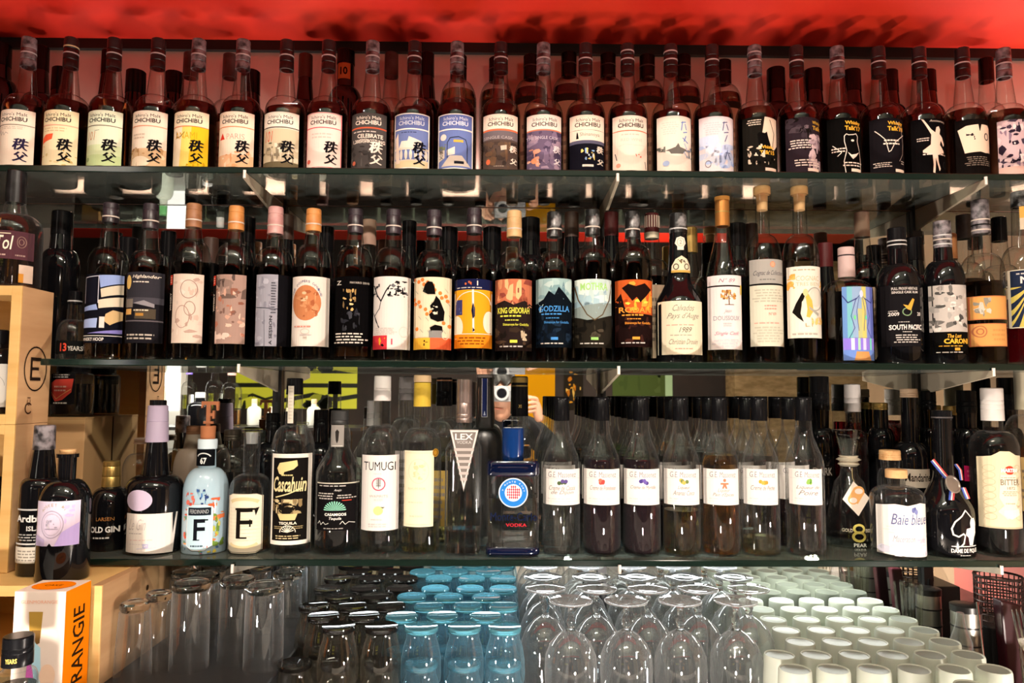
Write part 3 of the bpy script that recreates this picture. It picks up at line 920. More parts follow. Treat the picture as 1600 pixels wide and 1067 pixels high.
def back_bottle(sh, z0, px, ytop, kind, Y, idx, yb=None):
    X, zt = W(px, ytop, Y)
    H_ = zt - z0
    d = {'black': 'black-capped dark', 'wide': 'wide black-capped', 'grey': 'grey-capped', 'brown': 'brown-capped', 'squat': 'round-shouldered amber',
         'cork': 'cork-topped', 'red': 'dark red capped', 'stripe': 'red and white striped capped', 'ten': 'black-necked', 'pinkcork': 'pale-topped', 'clear': 'clear',
         'yellow': 'gold and black capped', 'orange': 'orange-capped'}[kind]
    lab = '%s bottle behind the label with %s' % (d, near_key(sh, X)) if sh in (1, 2) else '%s bottle behind the %s' % (d, near_key(sh, X))
    if lab in USEDL:
        lab += ', farther left' if X < USEDL[lab] else ', farther right'
    USEDL[lab] = X
    R = .0364
    if kind == 'squat':
        p = prof_bottle(.0368, H_ - .098, H_ - .055, .0150, H_ - .046, .0145)
        b = Bottle(lab, X, Y, z0, p, CLEAR, 'whisky_bottle', 'back row bottles', seg=20)
        b.liquid(H_ - .078, WHISKY)
        b.cap(H_ - .05, H_, .0165, BLACKCAP, .0165, ring=[(.5, GREYCAP)])
        b.mm_label(0, .058, .02, H_ - .102, [Q(0, 0, 1, .08, '#3a3028'), H(.1, .3, .9, .8, 5, '#9a8878')], '#d8bfa0')
        return b
    rc = {'wide': .0195, 'ten': .019}.get(kind, .0150)
    hc = {'wide': .048, 'ten': .030, 'stripe': .044, 'red': .05}.get(kind, .052)
    capm = {'black': BLACKCAP, 'wide': BLACKCAP, 'grey': GREYCAP, 'brown': BROWNCAP, 'cork': CORKM, 'red': DARKRED, 'stripe': DARKRED, 'ten': BLACKCAP,
            'pinkcork': pmat('dusty_pink', '#b79482', .6), 'clear': BLACKCAP, 'yellow': GOLDM, 'orange': pmat('orange_cap', '#c98a58', .5)}[kind]
    glass = DARK if kind in ('black', 'wide', 'ten', 'red', 'brown') else CLEAR
    sh_ = H_ - hc - (.052 if kind != 'wide' else .03)
    p = prof_bottle(R, max(.05, sh_ - .040), max(.09, sh_), .0185 if kind != 'wide' else .021, H_ - hc + .004, rc - .0012)
    b = Bottle(lab, X, Y, z0, p, glass, 'dark_bottle' if glass is DARK else 'whisky_bottle', 'back row bottles', seg=20)
    if glass is not DARK:
        b.liquid(max(.05, sh_ - .036), WHISKYD)
    b.cap(H_ - hc, H_, rc, capm, rc - .0006)
    if kind == 'stripe':
        for k in range(8):
            a = math.radians(200 + k * 20)
            r = rc + .0003
            MB().tube([(r * math.cos(a), r * math.sin(a), H_ - .030), (r * math.cos(a), r * math.sin(a), H_ - .006)], .0012, 6).build('stripe', pmat('cream_stripe', '#d8c0b0', .5), b.root)
        b.lathe('neck_label', [(H_ - .052, rc - .002), (H_ - .052, rc), (H_ - .040, rc + .0006), (H_ - .040, rc - .002)], pmat('cream_paper', '#d8ccb0', .6))
    if kind == 'ten':
        b.mm_label(0, .026, H_ - .068, H_ - .034, [T('10', .5, .5, .6, .5, '#201810', b=.03)], '#c98a50', part='neck_label', R=.0195)
    if kind in ('grey', 'brown', 'clear', 'cork', 'stripe', 'pinkcork', 'orange'):
        b.mm_label(0, .056, .012, max(.05, sh_ - .055), [H(.1, .15, .9, .8, 6, '#8a7868')], '#cdb497' if kind != 'brown' else '#5c4a3c')
    return b


USEDL = {}
TOPB = [(3, 70, 'wide'), (66, 74, 'black'), (98, 108, 'wide'), (153, 110, 'wide'), (171, 80, 'black'), (213, 112, 'wide'), (236, 80, 'grey'), (273, 114, 'wide'), (299, 84, 'grey'), (332, 112, 'wide'),
        (360, 86, 'grey'), (392, 112, 'wide'), (418, 86, 'grey'), (478, 86, 'brown'), (541, 80, 'ten'), (612, 84, 'grey'), (668, 84, 'black'), (717, 88, 'squat'), (776, 92, 'squat'), (830, 88, 'squat'),
        (889, 84, 'squat'), (950, 86, 'squat'), (1011, 88, 'squat'), (1067, 88, 'squat'), (1130, 96, 'squat'), (1160, 112, 'wide'), (1212, 108, 'wide'), (1270, 110, 'wide'), (1330, 111, 'wide'), (1388, 112, 'wide'),
        (1447, 112, 'wide'), (1470, 92, 'clear'), (1540, 92, 'clear')]


def place(px, py, used, rows, rad=.0735):
    for Y in rows:
        X = W(px, py, Y)[0]
        if all((X - a) ** 2 + (Y - b) ** 2 > rad * rad for a, b in used):
            used.append((X, Y))
            return Y
    return None


used = []
for i, (px, yt, kd) in enumerate(TOPB):
    Y = place(px, 130, used, (1.540, 1.478, 1.510))
    if Y:
        back_bottle(1, S1, px, yt, kd, Y, i)

# ================================================================== MIDDLE SHELF
Y2 = 1.40
CAPDK = noise_mat('dark_plum_capsule', '#1c1519', '#3a2e36', 50, rough=0.35)
CAPBR = noise_mat('brown_wood_capsule', '#8a5a38', '#a5704a', 50, rough=0.5)
CAPOR = noise_mat('orange_wood_capsule', '#c07a3c', '#d6924e', 50, rough=0.5)
CAPPK = noise_mat('pink_capsule', '#b98480', '#cfa09a', 50, rough=0.5)
CAPTN = noise_mat('tan_wood_capsule', '#c29a66', '#d6b07c', 50, rough=0.5)
CAPSI = noise_mat('black_silver_capsule', '#141414', '#8c8a8a', 45, rough=0.3, lo=.48, hi=.62)
LIGHTBAND = pmat('pale_band', '#cdbdb0', 0.4)
COPPER = pmat('copper_capsule', (0.62, 0.27, 0.07), 0.3, 0.7)


def whisky2(px, lab, elems, paper, key, ys, capm, rc=.0148, liq=WHISKYD, ring=True, label='middle shelf whisky bottle, label with ', full=None, R=.0362, level=None, glass=CLEAR, rn=.0178):
    """ys: top, cap bottom, neck start, shoulder start (pixels)"""
    X = W(px, 480, Y2)[0]
    ht, hc, hn, hs = hts(px, Y2, S2, *ys)
    p = prof_bottle(R, hs, hn, rn, hc + .004, rc - .0015)
    b = Bottle(label + key, X, Y2, S2, p, glass, 'whisky_bottle', 'front row on the middle shelf')
    if glass is not DARK:
        b.liquid(level or (hs + .010), liq)
    b.cap(hc, ht, rc, capm, rc - .001, groove=(.3, .72), ring=[(.30, LIGHTBAND)] if ring else None)
    b.lab(*lab, elems, paper)
    KEYS.append((2, X, key))
    return b


whisky2(167, (133, 190, 428, 536), [PG('#8ea0d0', (.5, .02), (1, .0), (1, .12), (.55, .2)), PG('#cfc0a8', (.55, .22), (1, .14), (1, .28), (.58, .34)), PG('#d8c8b0', (.5, .38), (1, .32), (1, .46), (.52, .50)),
        PG('#c8a878', (.7, .58), (.85, .52), (1, .54), (1, .66), (.8, .74), (.66, .68)), PG('#8ea0d0', (.0, .48), (.45, .44), (.5, .52), (0, .54)), PG('#9fb0dc', (0, .66), (.5, .64), (.48, .78), (0, .78)), Q(.55, .62, .68, .78, '#d8d0c8'),
        PG('#8078b8', (.2, .86), (1, .80), (1, .86)), Q(.04, .04, .44, .42, '#15151f'), L('#c8c4d0', .02, (.05, .42), (.05, .05), (.5, .03), (.5, .42)), T('WHISKY HOOP', .35, .945, .66, .05, '#e0d8d0', b=.02), Q(0, .89, 1, .90, '#d8d0c8')],
        '#101018', 'blue and cream slanted stripes', (318, 349, 388, 420), CAPDK, liq=AMBER, level=.15)
whisky2(230, (199, 260, 425, 536), [Q(0, 0, 1, .36, '#302e34'), Q(0, .36, 1, .45, '#46434a'), E(.10, .14, .10, .10, '#e0b868'), T('Highlander', .60, .07, .72, .06, '#e6d8c8', .3, .01), H(.25, .12, .85, .16, 1, '#cfc4b8'), Q(.03, .38, .28, .50, '#7a7066'), Q(.02, .52, .24, .60, '#d6a25a'),
        Q(.35, .52, .88, .66, '#4c4236'), Q(.38, .58, .6, .62, '#a87838'), H(.3, .52, .85, .56, 1, '#d8c8b0'), Q(0, .68, 1, .70, '#5e565a'), H(.05, .86, .95, .96, 2, '#b8aca0'), PG('#8c868a', (.3, .44), (.6, .40), (.85, .45), (.85, .5))],
        '#1b191d', 'a yellow moon over a dark shore', (319, 358, 392, 424), CAPDK, liq=WHISKY)
NB = [TV('WHISKY', .08, .40, .26, .075, '#e8d8c8', b=.01), Q(.02, .01, .14, .15, '#d0402e'), H(.03, .03, .12, .13, 3, '#f0c8b0')]
whisky2(298, (264, 317, 428, 536), [Q(.17, 0, 1, 1, '#dac4b4'), BL(41, .17, .05, 1, .98, 22, .10, '#cbb0a0', '#e2d0c2', '#b89a8c', '#d2bcae'), RG(.66, .22, .22, .13, .02, '#9a7c72'), RG(.5, .62, .2, .16, .02, '#a88a7e'), RG(.7, .5, .14, .1, .02, '#a08478')] + NB,
        '#14100f', 'a pale face drawing beside a red stamp', (319, 356, 378, 420), CAPBR)
whisky2(365, (331, 384, 429, 537), [Q(.17, 0, 1, 1, '#a4867a'), BL(42, .17, 0, 1, .35, 10, .2, '#6a564e', '#8a7268', '#584844'), BL(43, .17, .2, 1, .95, 40, .09, '#c89c88', '#7a5c52', '#d8b8a4', '#8c5a4a', '#b0705a'), BL(44, .17, .8, .7, 1, 8, .12, '#d0aea0', '#e0c4b4')] + NB,
        '#14100f', 'a brown cloudy scene beside a red stamp', (323, 360, 382, 424), CAPOR)
whisky2(427, (402, 456, 429, 541), [Q(0, 0, .70, 1, '#9896a0'), BL(45, 0, 0, .70, .5, 14, .1, '#b0adb8', '#868490', '#a4a2ae'), L('#3a3a44', .02, (0, .46), (.7, .48)), L('#4a4a54', .012, (.3, .5), (.34, 1)), BL(46, 0, .5, .7, 1, 12, .08, '#7c7a86', '#a8a6b2'), TV('A SESSION', .52, .78, .40, .09, '#16161c', b=.01), H(.5, .1, .66, .55, 12, '#4a4a54')],
        '#0e0d10', 'grey sea and vertical black lettering', (324, 366, 388, 424), CAPPK)
whisky2(487, (456, 518, 432, 541), [E(.44, .38, .40, .255, '#c07a50', 30), BL(47, .1, .2, .78, .58, 22, .09, '#b06a44', '#d09468', '#a45c3a', '#cc8c60'), BL(48, .28, .22, .5, .36, 5, .07, '#e0b890'), *[T(c, .44 + .43 * math.cos(math.radians(a)), .37 - .30 * math.sin(math.radians(a)), .045, .035, '#6a6a8a') for c, a in zip('THE COOPERS CHOICE', range(158, 14, -8)) if c != ' '],
        H(.1, .70, .75, .74, 1, '#d88a78'), RG(.44, .79, .12, .035, .008, '#a09488'), L('#8a8490', .012, (.3, .84), (.62, .84)), H(.38, .86, .52, .9, 2, '#b0a498')],
        '#e6d8cc', 'an oval copper portrait', (327, 362, 384, 428), CAPOR)
whisky2(553, (520, 583, 432, 541), [T('Z', .18, .09, .14, .06, '#e0d4c8'), T('MAYARO 2010', .72, .09, .46, .03, '#c8bcb0'), BL(49, .3, .18, .65, .5, 16, .06, '#c8a468', '#a88450', '#7a6242', '#e0c48c'), BL(50, .25, .45, .75, .78, 14, .09, '#2c2c30', '#3c3c42', '#24242a'), H(.05, .80, .95, .97, 4, '#d8ccc0')],
        '#070607', 'a small golden flame figure on black', (327, 365, 388, 426), CAPDK, liq=WHISKY)
whisky2(613, (583, 643, 432, 546), [BL(51, .40, .06, .95, .28, 26, .06, '#1a1a1c', '#3c3c40', '#121214', '#6a6a6e'), L('#1c1c20', .035, (.02, .12), (.12, .25), (.24, .34), (.38, .20), (.5, .12)), BL(52, .0, .1, .2, .34, 8, .05, '#2c2c30', '#48484c'), L('#202024', .02, (.24, .34), (.20, .44), (.05, .54), (.12, .62), (.18, .70)), L('#202024', .016, (.02, .5), (.1, .62), (.2, .7)), H(.05, .70, .7, .80, 4, '#cfc4bc'), RG(.86, .76, .11, .07, .012, '#d8c8bc'),
        Q(0, .81, .43, 1, '#c8343c'), BL(53, .18, .84, .38, .96, 6, .06, '#141010', '#e0a030'), L('#d05a6a', .04, (.56, .86), (.56, .93))],
        '#e4dad2', 'an ink creature over a red corner', (328, 366, 388, 428), CAPDK, liq=WHISKY, rn=.016)
whisky2(677, (646, 706, 433, 546), [*[E((k * 37 % 97) / 97., (k * 61 % 89) / 89. * .72 + .02, .05, .028, '#e8803c', 8) for k in range(26)], *[L('#8a9a8c', .01, ((k * 29 % 83) / 83., (k * 53 % 71) / 71. * .75), ((k * 29 % 83) / 83. + .08, (k * 53 % 71) / 71. * .75 + .05)) for k in range(18)],
        PG('#0d0b0b', (.26, .20), (.32, .10), (.40, .06), (.52, .07), (.58, .14), (.60, .24), (.40, .24)), PG('#0d0b0b', (.62, .26), (.72, .32), (.84, .48), (.82, .60), (.66, .62), (.48, .58), (.44, .52), (.52, .48), (.46, .40), (.56, .34)), BL(54, .5, .40, .66, .52, 7, .05, '#e6d8c0', '#d8ccb0'), PG('#0d0b0b', (.46, .70), (.6, .66), (.78, .68), (.8, .76), (.5, .76)), Q(.44, .74, .78, .84, '#8a8682'),
        Q(0, .84, .47, 1, '#eeb23c'), Q(.47, .84, 1, 1, '#e4643c'), BL(55, .30, .87, .44, .95, 4, .04, '#2a1a10'), RG(.86, .80, .08, .06, .012, '#f0d8c0')],
        '#e8d8b8', 'orange dots and a black seated figure', (329, 369, 392, 430), CAPDK, rn=.016)
whisky2(740, (709, 769, 436, 544), [Q(0, 0, 1, .155, '#181c40'), BL(56, .28, .03, .46, .09, 4, .05, '#d06a3c'), L('#e0d8d0', .03, (.62, .03), (.62, .09)), H(.05, .11, .95, .14, 1, '#c0b8b8'), RG(.5, .36, .46, .18, .02, '#f0e0c8', a0=180, a1=360), Q(.04, .30, .22, .52, '#3a3a68'), BL(57, .05, .32, .21, .5, 5, .04, '#5a5a88'),
        E(.06, .70, .18, .17, '#f0e0c8'), E(.92, .62, .15, .16, '#f0e0c8'), L('#e8e0d8', .05, (.5, .16), (.52, .76)), PG('#141830', (.5, .34), (.56, .42), (.56, .54), (.50, .58), (.46, .46)), PG('#141830', (.5, .70), (.56, .74), (.5, .77)), Q(0, .80, 1, 1, '#ec8a1e'), H(.08, .83, .92, .96, 3, '#8a4410'), Q(0, .79, 1, .80, '#f0e0c8'), L('#f0e0c8', .02, (.01, .2), (.01, .79)), L('#f0e0c8', .02, (.99, .2), (.99, .79))],
        '#eda022', 'a deep yellow panel under a navy head', (326, 366, 384, 430), CAPDK, rn=.016)
KAI = lambda word, colr, ry: [T(word, .5, ry, .86, .085, colr, b=.02), H(.12, ry + .055, .88, ry + .10, 1, colr), H(.25, ry + .12, .75, ry + .15, 1, colr), T('Shinanoya for Godzilla', .56, ry + .20, .70, .045, colr, b=.01), Q(.4, .85, .6, .89, colr), H(.1, .92, .95, .96, 1, '#c8c0b8')]
whisky2(803, (771, 831, 436, 548), [PG('#c07050', (0, 0), (1, 0), (1, .4), (0, .4)), BL(61, 0, 0, 1, .4, 16, .18, '#d89468', '#e8b480', '#a85840', '#8a4438'), PG('#241a18', (.0, .34), (.25, .30), (.5, .36), (.8, .30), (1, .36), (1, 1), (0, 1)), BL(62, 0, .6, 1, .95, 16, .12, '#35281f', '#17120f', '#4a382a'), BL(63, .55, .72, .95, .86, 5, .12, '#b8a488', '#d0bc9c')] + KAI('KING GHIDORAH', '#e0dc50', .44),
        '#2a1c18', 'yellow block lettering under an orange sky', (330, 371, 394, 432), CAPTN, rn=.0172)
whisky2(866, (835, 893, 435, 543), [PG('#98b4b4', (0, 0), (1, 0), (1, .5), (0, .5)), BL(64, 0, 0, 1, .5, 16, .2, '#b8ccc8', '#7c9ca0', '#a8c2c0', '#6c8a92'), PG('#0b1118', (0, .36), (.2, .30), (.34, .18), (.5, .24), (.62, .12), (.8, .22), (1, .34), (1, 1), (0, 1)), BL(65, 0, .5, 1, .95, 20, .12, '#101a28', '#1a2838', '#080c14')] + KAI('GODZILLA', '#4a8ed0', .44),
        '#0e1620', 'blue block lettering under a teal sky', (332, 371, 394, 430), CAPSI, liq=WHISKY, rn=.016)
whisky2(926, (897, 956, 436, 543), [BL(66, 0, 0, 1, .5, 18, .22, '#c8dcd8', '#a8c4cc', '#dce8e0', '#98b4c0'), PG('#8a9894', (0, .42), (.3, .38), (.6, .36), (1, .34), (1, .6), (0, .6)), PG('#221e18', (0, .55), (.3, .60), (.6, .58), (1, .52), (1, 1), (0, 1)), BL(67, 0, .6, 1, .9, 14, .12, '#3a342a', '#4a4236', '#14120f'), L('#5a4a34', .03, (.0, .1), (.08, .3), (.3, .52), (.5, .6), (.72, .52), (.92, .3), (1, .06)), T('MOTHRA', .50, .11, .74, .11, '#a8d880', b=.02), Q(.4, .85, .6, .89, '#98c870'), H(.1, .92, .95, .96, 1, '#c8c0b8')],
        '#bcd0cc', 'pale green block lettering on a misty sky', (328, 368, 386, 414), CAPSI, rn=.018)
whisky2(989, (962, 1020, 437, 542), [BL(68, 0, 0, 1, .4, 16, .2, '#e87a30', '#f0a040', '#c85024', '#e06028'), BL(69, .2, .28, .9, .46, 8, .12, '#f8d050', '#f0b038'), PG('#1a0d0c', (0, .30), (.12, .2), (.2, .4), (.3, .5), (1, .52), (1, 1), (0, 1)), PG('#1c0e0c', (.14, .12), (.3, .06), (.5, .1), (.75, .05), (.95, .14), (.8, .24), (.62, .34), (.52, .26), (.4, .32)), BL(70, 0, .55, 1, .95, 16, .12, '#2c1614', '#120808', '#3a1e18')] + KAI('RODAN', '#f09a3c', .45),
        '#c85a28', 'orange block lettering under a fiery sky', (331, 372, 384, 416), CAPSI, rn=.018)

# the dark brandy bottle with a cream label
X = W(1061, 500, Y2)[0]
hh = hts(1060, Y2, S2, 334, 362, 432, 472)
p = prof_bottle(.0440, hh[3] - .008, hh[2], .0215, hh[1], .0160, 's')
b = Bottle('broad black brandy bottle with a slanted cream label dated 1989', X, Y2, S2, p, DARK, 'brandy_bottle', 'front row on the middle shelf')
b.cap(hh[1] - .004, hh[0], .0172, CAPSI, .0158, ring=[(.2, SILV)])
b.mm_label(0, .021, hh[2] + .048, hh[2] + .074, [RG(.5, .42, .3, .3, .05, '#b8a890'), T('2', .5, .42, .2, .3, '#8a7a68')], '#e6dccb', 'seal', outline=[(.2, 1), (.2, .75), (.0, .5), (.15, .1), (.5, 0), (.85, .1), (1, .5), (.8, .75), (.8, 1)], R=.0188)
b.mm_label(0, .036, hh[2] + .004, hh[2] + .036, [Q(0, .86, 1, 1, '#c8a050'), BL(71, .3, .15, .7, .5, 7, .07, '#2a2018', '#6a5030'), RG(.22, .65, .12, .16, .04, '#2a2018'), RG(.78, .65, .12, .16, .04, '#2a2018')], '#e0d2b4', 'neck_label', outline=[(0, 1), (.02, .6), (.2, .2), (.5, 0), (.8, .2), (.98, .6), (1, 1)], R=.0245)
b.lab(1024, 1097, 470, 554, [T('Calvados', .52, .13, .5, .12, '#8a8478', .5), T("Pays d'Auge", .52, .29, .74, .14, '#8a8478', .5), H(.12, .43, .95, .47, 1, '#e0a090'), T('1989', .55, .54, .30, .10, '#6a665e', .4), H(.2, .62, .85, .66, 1, '#b0a898'), T('Christian Drouin', .52, .76, .66, .10, '#8a8478', .5), H(.3, .87, .85, .91, 1, '#d89888')], '#e4d8bc')
KEYS.append((2, X, 'a cream 1989 label'))

# clear slender brandy, tree label
X = W(1131, 500, Y2)[0]
hh = hts(1126, Y2, S2, 309, 354, 360, 440)
p = prof_bottle(.0345, hh[3] - .004, hh[2], .0135, hh[1] + .004, .0125, 'b')
b = Bottle('clear slender brandy bottle with a copper cap and a tree on its label', X, Y2, S2, p, CLEAR, 'brandy_bottle', 'front row on the middle shelf')
b.liquid(.012 + .018, PALE)
b.cap(hh[1], hh[0], .0138, COPPER, .0136, ring=[(.48, GOLDM)])
b.lathe('cap_top', [(hh[0] - .006, .0130), (hh[0] - .006, .0142), (hh[0] + .001, .0142), (hh[0] + .001, 0)], pmat('orange_top', '#d89848', .5))
b.lab(1108, 1158, 430, 546, [T('N\u00b0 89', .5, .07, .5, .055, '#a06a80', .3), Q(0, .135, 1, .155, '#1a1414'), BL(72, .30, .20, .78, .33, 40, .05, '#c8944c', '#d8a85c', '#b07c3c', '#8a5a34'), L('#6a4a34', .03, (.54, .28), (.55, .40)), L('#6a4a34', .015, (.42, .40), (.7, .40)), T('Jean', .5, .49, .24, .06, '#a8a4ac', .5), T('DOUSSOUX', .5, .58, .78, .06, '#9a98a4'), H(.35, .64, .65, .70, 2, '#c4bcc0'), T('Single Cask', .5, .79, .74, .06, '#c88ca0', .5), H(.05, .86, .95, .98, 3, '#d8ccd0'), Q(.94, .13, 1, .26, '#d8b858')], '#e9dcd9')
KEYS.append((2, X, 'a golden tree'))


def tall_clear(px, lab, elems, paper, key, text):
    X = W(px + 3, 500, Y2)[0]
    hh = hts(px, Y2, S2, 293, 309, 318, 368, 408)
    p = prof_bottle(.0345, hh[4] - .006, hh[3], .0135, hh[2], .0125) + [(hh[2] + .001, .0165), (hh[1] + .004, .0168), (hh[1] + .005, .0110)]
    b = Bottle(text, X, Y2, S2, p, CLEAR, 'cognac_bottle', 'front row on the middle shelf')
    b.liquid(hh[4] - .03, WHISKYD)
    b.lathe('stopper', [(hh[2] - .014, 0), (hh[2] - .014, .0100), (hh[1] + .004, .0108), (hh[1] + .005, .0160), (hh[0] - .001, .0160), (hh[0] + .001, .0145), (hh[0] + .001, 0)], CORKM)
    b.lab(*lab, elems, paper)
    KEYS.append((2, X, key))
    return b


tall_clear(1191, (1173, 1226, 405, 541), [Q(0, 0, 1, .28, '#a39f98'), T('Cognac de Collection', .5, .165, .86, .07, '#4a4850', .5), H(.2, .22, .8, .25, 1, '#7a7874'), RG(.58, .06, .07, .03, .02, '#d8845c'), Q(.53, .035, .63, .085, '#e0a080'), Q(0, .28, 1, .30, '#141214'), H(.04, .34, .96, .50, 5, '#b8b4a0'), H(.3, .52, .74, .59, 2, '#d89888'), T('N\u00b069', .55, .63, .22, .035, '#d08878'), H(.05, .72, .97, .75, 1, '#d8a494'), H(.05, .77, .97, .96, 6, '#c0bca8')], '#d4d0bc', 'a grey head and long cream text', 'tall clear cognac bottle with a grey and cream text label')
tall_clear(1250, (1232, 1286, 416, 528), [H(.1, .03, .9, .07, 1, '#b8a890'), T('COGNAC', .5, .17, .66, .07, '#c8b890'), T('TRES BIEN', .5, .25, .66, .05, '#c8b890'), BL(73, 0, .10, .16, .34, 10, .08, '#e8a850', '#f0bc68'), BL(74, .86, .2, 1, .32, 5, .08, '#f0bc68'), RG(.68, .46, .26, .16, .03, '#a8a498'), E(.70, .44, .2, .13, '#d8d0c0'), PG('#16130f', (.44, .34), (.3, .38), (.16, .52), (.08, .64), (.2, .72), (.34, .78), (.26, .66), (.30, .52)), PG('#e0b050', (.36, .46), (.46, .38), (.58, .48), (.62, .62), (.5, .72), (.36, .70)), PG('#e8dcc8', (.30, .5), (.4, .44), (.44, .6), (.4, .74), (.28, .68)), E(.40, .37, .07, .05, '#e0c890'), PG('#a8a498', (.48, .56), (.8, .66), (.78, .7), (.5, .6)), BL(75, .55, .70, .95, .82, 10, .06, '#e8b050', '#f0c878'), T('L.1', .48, .82, .2, .05, '#b89868'), H(.05, .92, .95, .97, 1, '#b8b0a4')], '#e8dfd0', 'an orange bird', 'tall clear cognac bottle with an orange bird painted on its label')

# squat amber bottle, iridescent label
X = W(1325, 510, 1.395)[0]
hh = hts(1322, 1.395, S2, 387, 431, 438, 452)
p = prof_bottle(.0450, hh[3] - .006, hh[2], .0165, hh[1], .0150)
b = Bottle('squat amber bottle with an iridescent blue and yellow label', X, 1.395, S2, p, CLEAR, 'rum_bottle', 'front row on the middle shelf')
b.liquid(hh[3] - .008, WHISKY)
b.cap(hh[1] - .004, hh[0], .0156, pmat('dusty_white_capsule', '#c4a9a4', .5), .0150, ring=[(.72, CAPDK)])
b.lab(1312, 1361, 448, 563, [Q(0, 0, .2, .7, '#6a90c8'), Q(.12, 0, .26, .72, '#78b8c0'), Q(.55, 0, .70, .72, '#c8c070'), Q(.42, .3, .55, .7, '#b8b880'), Q(.72, 0, .86, .72, '#7c88cc'), Q(.86, 0, 1, .72, '#5c68b4'), *[L('#3a3f7c', .018, (.52, .1), (.52 + s * .16, .18), (.52 + s * .30, .40), (.52 + s * .2, .56), (.52 + s * .36, .70)) for s in (-1, 1)], *[L('#484c8c', .014, (.52 + s * .05, .14), (.52 + s * .14, .34), (.52 + s * .08, .6)) for s in (-1, 1)], L('#3a3f7c', .03, (.0, .12), (.14, .22), (.4, .16)), L('#3a3f7c', .03, (1, .12), (.9, .22), (.64, .16)), E(.54, .1, .06, .05, '#c8d0e8'),
      Q(0, .70, 1, .86, '#8c78d8'), Q(.2, .70, .3, .86, '#d8d0f0'), Q(.4, .70, .47, .86, '#a8e0b0'), Q(.56, .7, .66, .86, '#e0c8e8'), Q(.8, .7, .88, .86, '#78d0c0'), Q(0, .86, 1, 1, '#6c8cd0'), PG('#c89058', (.35, .88), (.75, .88), (.85, 1), (.28, 1)), E(.32, .42, .03, .03, '#70e080'), E(.68, .42, .03, .03, '#70e0a0')], '#8fa8c8')
KEYS.append((2, X, 'an iridescent label'))

# two black rum bottles
X = W(1405, 500, Y2)[0]
hh = hts(1400, Y2, S2, 357, 386, 414, 448)
p = prof_bottle(.0415, hh[3] - .010, hh[2], .0178, hh[1] + .01, .0165)
b = Bottle('black rum bottle with a black label lettered in white and a small bird', X, Y2, S2, p, DARK, 'rum_bottle', 'front row on the middle shelf')
b.cap(hh[1] - .006, hh[0], .0172, BLACKCAP, .0165, ring=[(.2, SILV), (.38, SILV)])
b.lab(1381, 1432, 445, 541, [T('FULL PROOF HERITAGE', .54, .06, .72, .045, '#d0c8c0', b=.02), T('SINGLE CASK RUM', .54, .12, .72, .04, '#d0c8c0', b=.02), RG(.55, .44, .12, .06, .03, '#7c9870'), PG('#d8a040', (.72, .22), (.78, .24), (.66, .42), (.56, .40), (.44, .32), (.58, .34)), T('2009', .22, .475, .24, .06, '#e0d8d0', b=.02), T('20', .92, .475, .12, .06, '#e0d8d0', b=.02), H(.1, .41, .36, .44, 1, '#b8b0a8'), T('SOUTH PACIFIC', .56, .69, .90, .085, '#e8e0d8', b=.03), H(.4, .75, .75, .78, 1, '#c8c0b8'), H(.2, .80, .95, .95, 4, '#c8c0b8'), H(.3, .59, .7, .62, 1, '#b8b0a8')], '#171517')
KEYS.append((2, X, 'white lettering on black'))
X = W(1477, 500, Y2)[0]
hh = hts(1467, Y2, S2, 346, 388, 408, 442)
p = prof_bottle(.0375, hh[3] - .008, hh[2], .0170, hh[1] + .01, .0152)
b = Bottle('black rum bottle with a grey street photograph above yellow lettering', X, Y2, S2, p, DARK, 'rum_bottle', 'front row on the middle shelf')
b.cap(hh[1], hh[0], .0162, CAPG, .0154, ring=[(.12, SILV), (.3, LIGHTBAND), (.45, SILV)])
b.lab(1455, 1506, 445, 553, [Q(0, 0, 1, .68, '#bdb4ac'), BL(81, 0, 0, 1, .68, 34, .12, '#8c8680', '#d8d0c8', '#6c6864', '#a8a29c', '#4a4846'), BL(82, .35, .1, .75, .66, 12, .1, '#e0d8d0', '#c8c0b8'), T('The Last', .52, .74, .40, .055, '#e0a83c', .3, .02), T('CARONI', .60, .815, .74, .075, '#e8b03c', b=.04), H(.1, .87, .95, .9, 1, '#d09838'), Q(.5, .91, .66, .95, '#d09838'), H(.05, .96, .97, .99, 1, '#d8d0c8')], '#0c0b0a')
KEYS.append((2, X, 'a grey street photograph'))

# clear bottle with two orange labels
X = W(1538, 500, Y2)[0]
hh = hts(1530, Y2, S2, 313, 366, 398, 432)
p = prof_bottle(.0375, hh[3] + .004, hh[2], .0172, hh[1] + .004, .0150)
b = Bottle('clear rum bottle with a torn orange label above another orange label', X, Y2, S2, p, CLEAR, 'rum_bottle', 'front row on the middle shelf')
b.liquid(hh[3] - .012, WHISKYD)
b.cap(hh[1], hh[0], .0162, CAPG, .0152, ring=[(.1, LIGHTBAND), (.25, BLACKCAP), (.4, LIGHTBAND)])
b.lab(1516, 1567, 462, 499, [BL(83, .06, .08, .45, .9, 10, .12, '#a8a294', '#8c8678', '#c8c0b0'), L('#d06a4a', .015, (.01, .02), (.99, .02), (.99, .98), (.01, .98), (.01, .02))], '#d99c58')
b.lab(1507, 1567, 505, 541, [RG(.18, .35, .14, .24, .03, '#b06848'), RG(.18, .35, .07, .12, .03, '#b06848'), H(.45, .2, .95, .8, 3, '#c88c50'), L('#d06a4a', .015, (.01, .02), (.99, .02), (.99, .98), (.01, .98), (.01, .02))], '#d89a58')
KEYS.append((2, X, 'two orange labels'))

